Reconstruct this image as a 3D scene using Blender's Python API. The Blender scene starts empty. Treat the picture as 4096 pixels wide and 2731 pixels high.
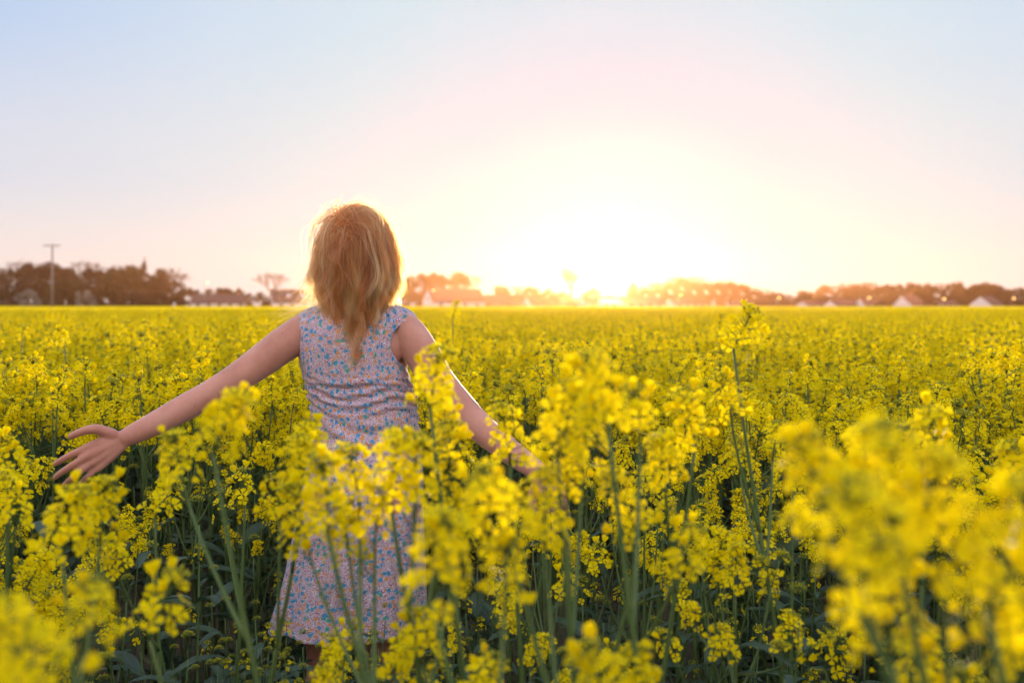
import bpy, bmesh, math, random
import numpy as np
from mathutils import Vector, Matrix, Quaternion, noise as mnoise

R = math.radians
C = bpy.context.scene.collection
scene = bpy.context.scene

# ------------------------------------------------------------------ camera
FPX = 4096 * 35.0 / 36.0          # focal length in pixels of the 4096 px wide frame
CAMZ, HY = 1.42, 1222.0           # eye height, horizon row
cd = bpy.data.cameras.new('camera'); cam = bpy.data.objects.new('camera', cd); C.objects.link(cam)
cam.location = (0, 0, CAMZ); cam.rotation_euler = (R(90), 0, 0)
cd.lens = 35; cd.sensor_width = 36; cd.shift_y = -(1365.5 - HY) / 4096.0
cd.clip_start = 0.05; cd.clip_end = 3000
cd.dof.use_dof = True; cd.dof.focus_distance = 2.72; cd.dof.aperture_fstop = 2.7
scene.camera = cam

def P(px, py, d):                 # a point at distance d along the viewing direction
    return Vector(((px - 2048) / FPX * d, d, CAMZ - (py - HY) / FPX * d))
def proj(v):
    return 2048 + v.x / v.y * FPX, HY - (v.z - CAMZ) / v.y * FPX

# ------------------------------------------------------------------ sun and sky
SUN_AZ, SUN_EL = math.atan2(2440 - 2048, FPX), R(2.0)
sun_dir = Vector((math.sin(SUN_AZ) * math.cos(SUN_EL), math.cos(SUN_AZ) * math.cos(SUN_EL), math.sin(SUN_EL)))
sl = bpy.data.lights.new('sun', 'SUN'); sl.energy = 3.6; sl.angle = R(0.6); sl.color = (1.0, 0.72, 0.42)
so = bpy.data.objects.new('sun', sl); C.objects.link(so)
so.rotation_euler = (-sun_dir).to_track_quat('-Z', 'Y').to_euler()

def lin(r, g, b):
    f = lambda c: ((c / 255 + 0.055) / 1.055) ** 2.4 if c > 10 else c / 255 / 12.92
    return (f(r), f(g), f(b), 1)

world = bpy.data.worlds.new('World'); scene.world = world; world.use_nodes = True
nt = world.node_tree; nt.nodes.clear()
def N(tree, typ, **kw):
    n = tree.nodes.new(typ)
    for k, v in kw.items():
        if k == 'inp':
            for i, x in v.items(): n.inputs[i].default_value = x
        else: setattr(n, k, v)
    return n
def ramp(tree, stops, interp='LINEAR'):
    n = tree.nodes.new('ShaderNodeValToRGB'); cr = n.color_ramp; cr.interpolation = interp
    while len(cr.elements) < len(stops): cr.elements.new(0.5)
    for e, (p, c) in zip(cr.elements, stops): e.position = p; e.color = c
    return n
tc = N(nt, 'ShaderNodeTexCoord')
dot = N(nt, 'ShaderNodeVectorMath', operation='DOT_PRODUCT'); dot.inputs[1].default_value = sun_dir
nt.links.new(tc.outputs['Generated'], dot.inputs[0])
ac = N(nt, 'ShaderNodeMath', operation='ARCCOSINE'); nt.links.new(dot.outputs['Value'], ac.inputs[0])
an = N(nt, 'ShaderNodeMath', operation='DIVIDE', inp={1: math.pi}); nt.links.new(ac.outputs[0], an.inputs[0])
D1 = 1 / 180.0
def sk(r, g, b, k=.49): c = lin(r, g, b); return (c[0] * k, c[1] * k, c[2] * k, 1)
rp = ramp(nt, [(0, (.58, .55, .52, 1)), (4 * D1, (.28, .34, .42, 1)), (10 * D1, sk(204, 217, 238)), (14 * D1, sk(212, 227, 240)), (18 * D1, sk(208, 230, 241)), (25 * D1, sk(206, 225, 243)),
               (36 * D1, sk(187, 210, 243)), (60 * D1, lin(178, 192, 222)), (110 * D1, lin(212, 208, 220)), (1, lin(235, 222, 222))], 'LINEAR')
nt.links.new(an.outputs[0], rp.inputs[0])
# pale warm band low over the horizon
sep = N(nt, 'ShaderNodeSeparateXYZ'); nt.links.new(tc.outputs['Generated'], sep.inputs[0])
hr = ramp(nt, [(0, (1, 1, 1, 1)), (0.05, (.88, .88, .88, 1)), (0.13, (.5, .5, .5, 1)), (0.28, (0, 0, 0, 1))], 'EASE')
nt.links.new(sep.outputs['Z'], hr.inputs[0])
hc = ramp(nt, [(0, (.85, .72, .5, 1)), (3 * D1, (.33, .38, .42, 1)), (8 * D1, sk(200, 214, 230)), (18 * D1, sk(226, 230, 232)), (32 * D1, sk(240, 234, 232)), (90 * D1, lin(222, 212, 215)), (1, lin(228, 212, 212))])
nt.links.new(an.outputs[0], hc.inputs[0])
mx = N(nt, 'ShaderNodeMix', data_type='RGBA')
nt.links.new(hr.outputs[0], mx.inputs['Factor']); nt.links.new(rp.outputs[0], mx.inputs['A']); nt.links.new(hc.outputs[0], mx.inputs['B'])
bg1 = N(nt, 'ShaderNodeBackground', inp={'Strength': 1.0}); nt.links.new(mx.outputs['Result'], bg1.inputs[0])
sky = N(nt, 'ShaderNodeTexSky', sky_type='NISHITA', sun_disc=False, sun_elevation=SUN_EL, sun_rotation=SUN_AZ, altitude=50)
bg2 = N(nt, 'ShaderNodeBackground', inp={'Strength': 0.004}); nt.links.new(sky.outputs[0], bg2.inputs[0])
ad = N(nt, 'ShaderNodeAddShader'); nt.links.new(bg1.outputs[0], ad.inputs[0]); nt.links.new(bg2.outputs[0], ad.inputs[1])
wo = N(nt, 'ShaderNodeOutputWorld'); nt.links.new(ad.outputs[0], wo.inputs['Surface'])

vs = scene.view_settings; scene.display_settings.display_device = 'sRGB'
vs.view_transform = 'Standard'; vs.look = 'None'; vs.gamma = 1; vs.exposure = 1.0
cy = scene.cycles
cy.max_bounces = 7; cy.diffuse_bounces = 3; cy.glossy_bounces = 2; cy.transmission_bounces = 5; cy.volume_bounces = 0
cy.transparent_max_bounces = 8; cy.sample_clamp_indirect = 6; cy.use_denoising = True; cy.use_adaptive_sampling = True
cy.adaptive_threshold = 0.02

# ------------------------------------------------------------------ helpers
class MB:
    """collects shapes and links them as one mesh object"""
    def __init__(s): s.v = []; s.f = []; s.m = []
    def add(s, vs, fs, m=0, M=None):
        o = len(s.v)
        s.v.extend([tuple(M @ Vector(v)) for v in vs] if M is not None else [tuple(v) for v in vs])
        s.f.extend([tuple(i + o for i in f) for f in fs]); s.m.extend([m] * len(fs))
    def join(s, b, M=None, moff=0):
        o = len(s.v)
        s.v.extend([tuple(M @ Vector(v)) for v in b.v] if M is not None else b.v)
        s.f.extend([tuple(i + o for i in f) for f in b.f]); s.m.extend([m + moff for m in b.m])
    def box(s, x0, x1, y0, y1, z0, z1, m=0):
        v = [(x, y, z) for z in (z0, z1) for y in (y0, y1) for x in (x0, x1)]
        s.add(v, [(0, 2, 3, 1), (4, 5, 7, 6), (0, 1, 5, 4), (1, 3, 7, 5), (3, 2, 6, 7), (2, 0, 4, 6)], m)
    def tube(s, pts, rad, n=5, m=0, cap=True):
        pts = [Vector(p) for p in pts]; o = len(s.v)
        prev = None
        for i, p in enumerate(pts):
            t = (pts[min(i + 1, len(pts) - 1)] - pts[max(i - 1, 0)])
            if t.length < 1e-9: t = Vector((0, 0, 1))
            t.normalize()
            if prev is None:
                u = t.orthogonal().normalized()
            else:
                u = prev - t * prev.dot(t); u = u.normalized() if u.length > 1e-6 else t.orthogonal().normalized()
            prev = u; w = t.cross(u); r = rad[i] if hasattr(rad, '__len__') else rad
            for k in range(n):
                a = 2 * math.pi * k / n
                s.v.append(tuple(p + (u * math.cos(a) + w * math.sin(a)) * r))
        for i in range(len(pts) - 1):
            for k in range(n):
                a = o + i * n + k; b = o + i * n + (k + 1) % n
                s.f.append((a, b, b + n, a + n)); s.m.append(m)
        if cap:
            s.f.append(tuple(o + n - 1 - k for k in range(n))); s.m.append(m)
            e = o + (len(pts) - 1) * n
            s.f.append(tuple(e + k for k in range(n))); s.m.append(m)
    def mesh(s, name, mats, smooth=True):
        me = bpy.data.meshes.new(name); me.from_pydata(s.v, [], s.f)
        for m in mats: me.materials.append(m)
        me.polygons.foreach_set('material_index', s.m)
        me.polygons.foreach_set('use_smooth', [smooth] * len(s.f)); me.update()
        return me
    def build(s, name, mats, parent=None, smooth=True):
        return link(name, s.mesh(name, mats if isinstance(mats, (list, tuple)) else [mats], smooth), parent)
def link(name, me, parent=None, M=None):
    o = bpy.data.objects.new(name, me); C.objects.link(o)
    if parent is not None: o.parent = parent
    if M is not None: o.matrix_basis = M
    return o
def tag(o, label=None, cat=None, group=None, kind=None):
    if label: o['label'] = label
    if cat: o['category'] = cat
    if group: o['group'] = group
    if kind: o['kind'] = kind
    return o
def thing(name, loc, label, cat, group=None, rz=0):
    o = bpy.data.objects.new(name, None); C.objects.link(o); o.location = loc; o.rotation_euler = (0, 0, rz)
    o.empty_display_size = 0.1
    return tag(o, label, cat, group)
def frame(d, roll=0.0):           # a rotation whose Z runs along d
    return d.normalized().to_track_quat('Z', 'Y').to_matrix().to_4x4() @ Matrix.Rotation(roll, 4, 'Z')
def bez(p0, p1, p2, p3, n):
    out = []
    for i in range(n + 1):
        t = i / n; a = 1 - t
        out.append(p0 * a ** 3 + p1 * 3 * a * a * t + p2 * 3 * a * t * t + p3 * t ** 3)
    return out

# ------------------------------------------------------------------ materials
def mat(name):
    m = bpy.data.materials.new(name); m.use_nodes = True; m.node_tree.nodes.clear(); return m, m.node_tree
def leafy(name, c1, c2, trans=0.35, scale=40, rough=0.6, tcol=None, spec=0.25, per_object=0.0):
    """diffuse + translucent surface whose colour wanders between two tones"""
    m, t = mat(name)
    tcn = N(t, 'ShaderNodeTexCoord'); nz = N(t, 'ShaderNodeTexNoise', inp={'Scale': scale, 'Detail': 3.0})
    t.links.new(tcn.outputs['Object'], nz.inputs['Vector'])
    rm = ramp(t, [(0.3, (*c1, 1)), (0.7, (*c2, 1))]); t.links.new(nz.outputs['Fac'], rm.inputs[0])
    col = rm.outputs[0]
    if per_object:
        oi = N(t, 'ShaderNodeObjectInfo'); mr = N(t, 'ShaderNodeMapRange', inp={'To Min': 1 - per_object, 'To Max': 1 + per_object})
        t.links.new(oi.outputs['Random'], mr.inputs['Value'])
        hv = N(t, 'ShaderNodeHueSaturation'); t.links.new(col, hv.inputs['Color']); t.links.new(mr.outputs[0], hv.inputs['Value']); col = hv.outputs[0]
    b = N(t, 'ShaderNodeBsdfPrincipled', inp={'Roughness': rough, 'Specular IOR Level': spec}); t.links.new(col, b.inputs['Base Color'])
    tr = N(t, 'ShaderNodeBsdfTranslucent')
    if tcol: tr.inputs[0].default_value = (*tcol, 1)
    else: t.links.new(col, tr.inputs[0])
    ms = N(t, 'ShaderNodeMixShader', inp={0: trans}); t.links.new(b.outputs[0], ms.inputs[1]); t.links.new(tr.outputs[0], ms.inputs[2])
    o = N(t, 'ShaderNodeOutputMaterial'); t.links.new(ms.outputs[0], o.inputs['Surface'])
    return m
def plain(name, c1, c2=None, scale=8, rough=0.7, bump=0.0, spec=0.3):
    m, t = mat(name); c2 = c2 or c1
    tcn = N(t, 'ShaderNodeTexCoord'); nz = N(t, 'ShaderNodeTexNoise', inp={'Scale': scale, 'Detail': 5.0})
    t.links.new(tcn.outputs['Object'], nz.inputs['Vector'])
    rm = ramp(t, [(0.3, (*c1, 1)), (0.7, (*c2, 1))]); t.links.new(nz.outputs['Fac'], rm.inputs[0])
    b = N(t, 'ShaderNodeBsdfPrincipled', inp={'Roughness': rough, 'Specular IOR Level': spec}); t.links.new(rm.outputs[0], b.inputs['Base Color'])
    if bump:
        bp = N(t, 'ShaderNodeBump', inp={'Strength': bump, 'Distance': 0.02}); t.links.new(nz.outputs['Fac'], bp.inputs['Height']); t.links.new(bp.outputs[0], b.inputs['Normal'])
    o = N(t, 'ShaderNodeOutputMaterial'); t.links.new(b.outputs[0], o.inputs['Surface'])
    return m
M_PETAL = leafy('petal_yellow', (0.90, 0.71, 0.003), (0.94, 0.82, 0.005), 0.5, 60, 0.6, None, 0.06, 0.06)
M_CORE = leafy('flower_centre', (0.60, 0.46, 0.01), (0.45, 0.45, 0.03), 0.2, 80)
M_BUD = leafy('bud_green', (0.26, 0.30, 0.025), (0.48, 0.46, 0.03), 0.2, 50)
M_STEM = leafy('stem_green', (0.075, 0.135, 0.04), (0.12, 0.18, 0.06), 0.12, 12, 0.5)
M_LEAF = leafy('leaf_bluegreen', (0.025, 0.060, 0.032), (0.05, 0.095, 0.05), 0.25, 10, 0.45, None, 0.4)
HEADMATS = [M_PETAL, M_CORE, M_BUD, M_STEM]
CROPMATS = [M_PETAL, M_CORE, M_BUD, M_STEM, M_LEAF]

# ------------------------------------------------------------------ ground
gm, t = mat('soil')
tcn = N(t, 'ShaderNodeTexCoord'); nz = N(t, 'ShaderNodeTexNoise', inp={'Scale': 6.0, 'Detail': 8.0}); t.links.new(tcn.outputs['Object'], nz.inputs['Vector'])
rm = ramp(t, [(0.3, (.035, .026, .018, 1)), (0.6, (.07, .052, .035, 1)), (0.8, (.03, .05, .02, 1))]); t.links.new(nz.outputs['Fac'], rm.inputs[0])
b = N(t, 'ShaderNodeBsdfPrincipled', inp={'Roughness': 0.95}); t.links.new(rm.outputs[0], b.inputs['Base Color'])
bp = N(t, 'ShaderNodeBump', inp={'Strength': 0.8, 'Distance': 0.05}); t.links.new(nz.outputs['Fac'], bp.inputs['Height']); t.links.new(bp.outputs[0], b.inputs['Normal'])
o = N(t, 'ShaderNodeOutputMaterial'); t.links.new(b.outputs[0], o.inputs['Surface'])
g = MB(); nx, ny = 60, 80
for j in range(ny + 1):
    for i in range(nx + 1):
        g.v.append((-280 + 560 * i / nx, -40 + 470 * j / ny, 0.0))
for j in range(ny):
    for i in range(nx):
        a = j * (nx + 1) + i; g.f.append((a, a + 1, a + nx + 2, a + nx + 1)); g.m.append(0)
tag(g.build('ground', gm), 'dark bare soil under the rapeseed crop', 'ground', kind='structure')

# ------------------------------------------------------------------ rapeseed
rng = random.Random(7)
def petal(L, W, cup, rg):
    """one rounded petal growing along +X"""
    rows = [(0.0, .10), (.30, .22), (.62, .88), (.86, .92), (1.0, .50)]
    vs, fs = [], []
    tw = rg.uniform(-.25, .25)
    for (x, w) in rows:
        for s in (-1, 0, 1):
            z = cup * L * (x ** 1.5) - 0.22 * L * max(0, x - .55) * (1 + rg.uniform(-.3, .6)) + (0.10 * L * w if s else 0) + s * tw * x * L * .5
            vs.append((x * L - (0.07 * L if s and x == 1.0 else 0), s * w * W / 2, z))
    for i in range(len(rows) - 1):
        for s in (0, 1):
            a = i * 3 + s; fs.append((a, a + 3, a + 4, a + 1))
    return vs, fs
def add_flower(mb, pos, nrm, size, rg, closed=0.0, roll=None):
    F = Matrix.Translation(pos) @ frame(nrm, rg.uniform(0, 6.28) if roll is None else roll)
    for k in range(4):
        ps = petal(size * rg.uniform(.88, 1.08), size * rg.uniform(.82, 1.02), .15 + closed * 1.5, rg)
        T = F @ Matrix.Rotation(math.pi / 2 * k + rg.uniform(-.12, .12), 4, 'Z') @ Matrix.Rotation(-closed * 1.1 - rg.uniform(-.08, .35), 4, 'Y')
        mb.add(ps[0], ps[1], 0, T)
    r = size * .15
    mb.add([(r, 0, 0), (0, r, 0), (-r, 0, 0), (0, -r, 0), (0, 0, r * 2.6)], [(0, 1, 4), (1, 2, 4), (2, 3, 4), (3, 0, 4)], 1, F)
def add_bud(mb, pos, d, l, w, m=2):
    F = Matrix.Translation(pos) @ frame(d)
    vs = [(0, 0, 0)]
    for (z, r) in ((.3, 1.0), (.72, .8)):
        for k in range(5):
            a = k * 2 * math.pi / 5; vs.append((w * r * math.cos(a), w * r * math.sin(a), l * z))
    vs.append((0, 0, l))
    fs = [(0, 1 + (k + 1) % 5, 1 + k) for k in range(5)] + [(1 + k, 1 + (k + 1) % 5, 6 + (k + 1) % 5, 6 + k) for k in range(5)] + [(6 + k, 6 + (k + 1) % 5, 11) for k in range(5)]
    mb.add(vs, fs, m, F)
def raceme(rg, kind=0):
    """a flower head along +Z, about 0.11 m long; returns (flowers, buds)"""
    fl, bd = MB(), MB()
    L = rg.uniform(.068, .092)
    nfl = {0: rg.randint(25, 33), 1: rg.randint(14, 19), 2: rg.randint(5, 8)}[kind]
    bend = rg.uniform(-.02, .02)
    ax = lambda z: Vector((bend * (z / L) ** 2, 0, z))
    fl.tube([ax(L * q / 4) for q in range(5)], [.0022, .002, .0018, .0015, .0012], 5, 3)
    z0, z1 = (.05, 1.0) if kind == 0 else (.2, .92)
    az = rg.uniform(0, 6.28)
    for i in range(nfl):
        f = i / (nfl - 1); z = L * (z0 + (z1 - z0) * f); az += 2.399 + rg.uniform(-.3, .3)
        pl = rg.uniform(.020, .034) * (1.08 - .38 * f)
        up = -.05 + .95 * f + rg.uniform(-.25, .25)
        d = Vector((math.cos(az), math.sin(az), up)).normalized()
        p0 = ax(z); p1 = p0 + d * pl
        mid = (p0 + p1) / 2 + Vector((0, 0, -.002 + .003 * f))
        fl.tube([p0, mid, p1], [.0009, .0008, .0009], 3, 3, cap=False)
        nrm = Vector((math.cos(az) * (1 - .5 * f), math.sin(az) * (1 - .5 * f), .35 + 1.1 * f + rg.uniform(-.5, .5)))
        add_flower(fl, p1, nrm, rg.uniform(.0122, .0162), rg, closed=0.0 if rg.random() < .8 else rg.uniform(.3, .8))
    nb = rg.randint(12, 22) if kind < 2 else rg.randint(30, 42)
    for i in range(nb):
        q = (i + .5) / nb; rr = math.sqrt(q) * (.017 if kind < 2 else .022); a = i * 2.399
        top = ax(L) + Vector((rr * math.cos(a), rr * math.sin(a), .012 - 26 * rr * rr + rg.uniform(-.003, .003)))
        d = (top - ax(L * .82)).normalized()
        bd.tube([ax(L * .88), top], [.0007, .0006], 3, 1, cap=False)
        add_bud(bd, top, d, rg.uniform(.006, .010), rg.uniform(.0017, .0025), 0)
    return fl, bd
RAC = []
for i in range(12):
    kind = 0 if i < 7 else (1 if i < 10 else 2)
    fl, bd = raceme(random.Random(100 + i), kind)
    RAC.append(dict(fl=fl, bd=bd, kind=kind, mfl=fl.mesh('flower_head', HEADMATS), mbd=bd.mesh('bud_cluster', [M_BUD, M_STEM])))
def leaf_mb(rg, L, W):
    mb = MB(); n = 7; droop = rg.uniform(.5, 1.3); vs = []
    for i in range(n + 1):
        s = i / n; w = W * (math.sin(math.pi * min(1, s * .93 + .07)) ** .8) * (1 - .35 * s)
        x = L * math.sin(s * droop) / droop if droop else L * s; z = L * (s * .6 - s * s * .5 * droop)
        for k in (-1, -.45, 0, .45, 1):
            vs.append((x, k * w, z + abs(k) * w * .35 + rg.uniform(-.1, .1) * w))
    fs = [(i * 5 + k, i * 5 + k + 5, i * 5 + k + 6, i * 5 + k + 1) for i in range(n) for k in range(4)]
    mb.add(vs, fs, 0); return mb
LEAFS = [leaf_mb(random.Random(40 + i), *(((.20, .030), (.26, .045), (.14, .018), (.10, .012))[i % 4])) for i in range(8)]
LEAFM = [l.mesh('leaf', [M_LEAF]) for l in LEAFS]

def branch_extras(mb, pts, rg, n, m=0):
    """spent flower stalks and young pods below a head"""
    k0 = int(len(pts) * .6); seg = len(pts) - 1
    for i in range(n):
        f = rg.uniform(.62, .99) * seg; a = int(f); a = min(a, seg - 1); p = pts[a].lerp(pts[a + 1], f - a)
        az = rg.uniform(0, 6.28); d = Vector((math.cos(az), math.sin(az), rg.uniform(.3, .9))).normalized()
        q = p + d * rg.uniform(.012, .022); e = q + Vector((d.x * .4, d.y * .4, d.z + .5)).normalized() * rg.uniform(.008, .03)
        mb.tube([p, q, e], [.0007, .0008, .0005], 3, m, cap=False)
def plant_desc(rg, H, nb=5, spread=1.0, lean=.06):
    """stem mesh plus the places of heads and leaves"""
    st = MB(); heads, leaves = [], []
    top = Vector((rg.uniform(-lean, lean), rg.uniform(-lean, lean), H - .1))
    main = bez(Vector((0, 0, 0)), Vector((top.x * .2, top.y * .2, H * .35)), Vector((top.x * .6, top.y * .6, H * .7)), top, 12)
    st.tube(main, [.0068 - .0045 * i / 12 for i in range(13)], 6)
    branch_extras(st, main, rg, 10)
    heads.append((main[-1], main[-1] - main[-2], rg.uniform(.9, 1.15), rg.randrange(10)))
    az = rg.uniform(0, 6.28)
    for k in range(nb):
        az += 2.399 + rg.uniform(-.4, .4); f = rg.uniform(.45, .80) * 12; a = int(f); p = main[a].lerp(main[a + 1], f - a)
        out = rg.uniform(.07, .19) * spread; tz = H * rg.uniform(.84, .985) - .08
        e = Vector((p.x + math.cos(az) * out, p.y + math.sin(az) * out, max(tz, p.z + .08)))
        o = Vector((math.cos(az), math.sin(az), 0))
        br = bez(p, p + o * out * .6 + Vector((0, 0, .25 * (e.z - p.z))), e - o * out * .15 - Vector((0, 0, .35 * (e.z - p.z))), e, 8)
        st.tube(br, [.0034 - .0015 * i / 8 for i in range(9)], 5)
        branch_extras(st, br, rg, 7)
        heads.append((br[-1], br[-1] - br[-2] + o * rg.uniform(0, .01), rg.uniform(.7, 1.05), rg.randrange(12)))
        leaves.append((p, az, .6 * rg.uniform(.7, 1.1), rg.choice((2, 3, 6, 7))))
    for k in range(4):
        az += 2.2; f = rg.uniform(.12, .55) * 12; a = int(f); p = main[a].lerp(main[a + 1], f - a)
        leaves.append((p, az, rg.uniform(.8, 1.35), rg.choice((0, 1, 4, 5))))
    return dict(st=st, heads=heads, leaves=leaves, H=H)
def head_matrix(h, rg):
    return Matrix.Translation(h[0]) @ frame(h[1], rg.uniform(0, 6.28)) @ Matrix.Scale(h[2], 4)
def leaf_matrix(l):
    return Matrix.Translation(l[0]) @ Matrix.Rotation(l[1], 4, 'Z') @ Matrix.Scale(l[2], 4)
def plant_joined(d, rg):
    mb = MB(); mb.join(d['st'], None, 3)
    for h in d['heads']:
        M = head_matrix(h, rg); r = RAC[h[3]]
        mb.join(r['fl'], M, 0); b = MB(); b.v = r['bd'].v; b.f = r['bd'].f; b.m = [2 + x for x in r['bd'].m]; mb.join(b, M, 0)
    for l in d['leaves']: mb.join(LEAFS[l[3]], leaf_matrix(l), 4)
    return mb
def plant_thing(loc, d, rg, label, group='rapeseed plants near the camera', rz=0, buds=True, maxleaf=9):
    t = thing('rapeseed_plant', loc, label, 'plant', group, rz)
    d['st'].build('stem', [M_STEM], t)
    for h in d['heads']:
        r = RAC[h[3]]; fh = link('flower_head', r['mfl'], t, head_matrix(h, rg))
        link('bud_cluster', r['mbd'], fh)
    for l in d['leaves'][:maxleaf]: link('leaf', LEAFM[l[3]], t, leaf_matrix(l))
    return t
def copy_tree(o, parent=None):
    c = o.copy(); C.objects.link(c)
    if parent is not None: c.parent = parent
    for ch in list(o.children): copy_tree(ch, c)
    return c

# -- hand-placed plants: each head is (pixel x, pixel y of its middle, pixel width, roll of its variant)
LIT = [
 ([(853, 1640, 270, 0), (735, 1800, 190, 1)], (1060, 2700), 'rapeseed plant whose flower head crosses her left elbow'),
 ([(1202, 1800, 225, 2), (1240, 1740, 200, 0), (1120, 1960, 170, 8)], (1050, 2640), 'rapeseed plant flowering just left of the dress waist'),
 ([(1350, 1722, 105, 3)], (1250, 2300), 'small thin rapeseed head in front of the middle of the dress'),
 ([(1560, 1835, 250, 4), (1660, 1860, 250, 1), (1760, 1960, 230, 5), (1830, 2050, 220, 0)], (1700, 2680), 'rapeseed plant arching over the right side of the dress'),
 ([(1310, 1960, 270, 6), (1240, 2080, 240, 3), (1400, 2110, 230, 1), (1500, 2020, 220, 7), (1440, 1920, 200, 5)], (1540, 2710), 'rapeseed plant flowering across the front of the skirt'),
 ([(1720, 1480, 240, 2), (1790, 1640, 190, 0), (1800, 1770, 150, 8)], (1870, 2690), 'tall rapeseed plant overlapping her right upper arm'),
 ([(2040, 1730, 210, 5)], (2080, 2500), 'rapeseed plant in front of her right forearm'),
 ([(2230, 1660, 270, 3), (2330, 1720, 250, 5), (2270, 1850, 230, 6)], (2300, 2680), 'rapeseed plant with two heads beside her right wrist'),
 ([(2040, 1960, 300, 1), (2180, 2040, 280, 4)], (2350, 2710), 'thick rapeseed plant hiding her right hand'),
 ([(1730, 2200, 330, 5), (2020, 2260, 310, 7)], (2170, 2728), 'blurred rapeseed plant right of the hem'),
 ([(1690, 2500, 250, 8)], (1900, 2720), 'low blurred rapeseed plant below the hem'),
 ([(2430, 1500, 290, 0), (2560, 1620, 170, 9)], (2560, 2660), 'tall soft rapeseed plant glowing under the sun'),
 ([(2660, 1790, 230, 2), (2780, 1640, 150, 3)], (2700, 2620), 'rapeseed plant between the sun and the tall stalk'),
 ([(2934, 1280, 185, 2), (2925, 1570, 190, 6), (3090, 1740, 120, 8), (2960, 1800, 120, 9)], (3130, 2728), 'tallest rapeseed plant breaking the horizon right of the sun'),
 ([(2700, 2170, 260, 9), (2560, 2000, 200, 4)], (2450, 2700), 'rapeseed plant with green topped head in lower middle'),
 ([(3170, 1850, 170, 5), (3060, 2150, 170, 7)], (3150, 2600), 'rapeseed plant left of the big blurred plant'),
 ([(3310, 1880, 400, 0), (3470, 2110, 480, 1), (3580, 1860, 440, 2), (3560, 2400, 400, 3), (3770, 2040, 440, 4)], (3600, 2725), 'largest and most blurred rapeseed plant at right'),
 ([(3950, 2150, 470, 5), (4000, 2380, 380, 6), (4060, 2540, 280, 8)], (4050, 2728), 'blurred rapeseed plant cut by the right picture edge'),
 ([(3709, 1730, 230, 3), (3480, 1770, 240, 2)], (3640, 2600), 'sharp round rapeseed heads above the big blurred plant'),
 ([(4040, 1830, 210, 0)], (4020, 2560), 'rapeseed plant at right edge above the blurred one'),
 ([(3884, 1850, 130, 1)], (3890, 2400), 'small rapeseed head standing upright in the right gap'),
 ([(200, 2520, 430, 4), (60, 2640, 330, 1), (330, 2400, 260, 8)], (140, 2728), 'big blurred rapeseed plant in the bottom left corner'),
 ([(601, 2390, 270, 9)], (760, 2700), 'rapeseed plant with open head left of the hem'),
 ([(35, 1800, 190, 0), (60, 1990, 200, 5)], (60, 2600), 'rapeseed plant at the left edge beside her fingertips'),
 ([(250, 2060, 250, 6), (400, 2050, 200, 3)], (330, 2650), 'rapeseed plant her left fingers brush'),
 ([(470, 2170, 190, 2), (620, 1960, 170, 9)], (560, 2620), 'rapeseed plant just below her left hand'),
 ([(174, 2280, 140, 7)], (200, 2640), 'small drooping rapeseed plant in the dark lower left'),
 ([(2440, 2640, 330, 7), (2560, 2700, 250, 2)], (2500, 2729), 'blurred green budded rapeseed plant at bottom centre'),
 ([(1811, 1235, 60, 4)], (1813, 1500), 'slender rapeseed plant rising above the field beside her right shoulder'),
 ([(255, 1330, 75, 0)], (330, 1700), 'taller rapeseed stalk in the left middle distance'),
 ([(3300, 2560, 180, 8)], (3320, 2720), 'low budding rapeseed plant at lower right'),
 ([(3740, 2680, 300, 6)], (3760, 2730), 'blurred rapeseed head at the bottom edge right'),
 ([(1870, 2690, 260, 8)], (1900, 2731), 'blurred rapeseed head at the bottom edge under the hem'),
 ([(980, 1930, 150, 9), (900, 2010, 120, 10)], (960, 2600), 'thin rapeseed plant left of the skirt with tight green buds'),
 ([(1180, 2420, 110, 10)], (1190, 2700), 'green budding rapeseed tip crossing the left of the hem'),
]
hero_xy = []
hr_ = random.Random(5)
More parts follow.
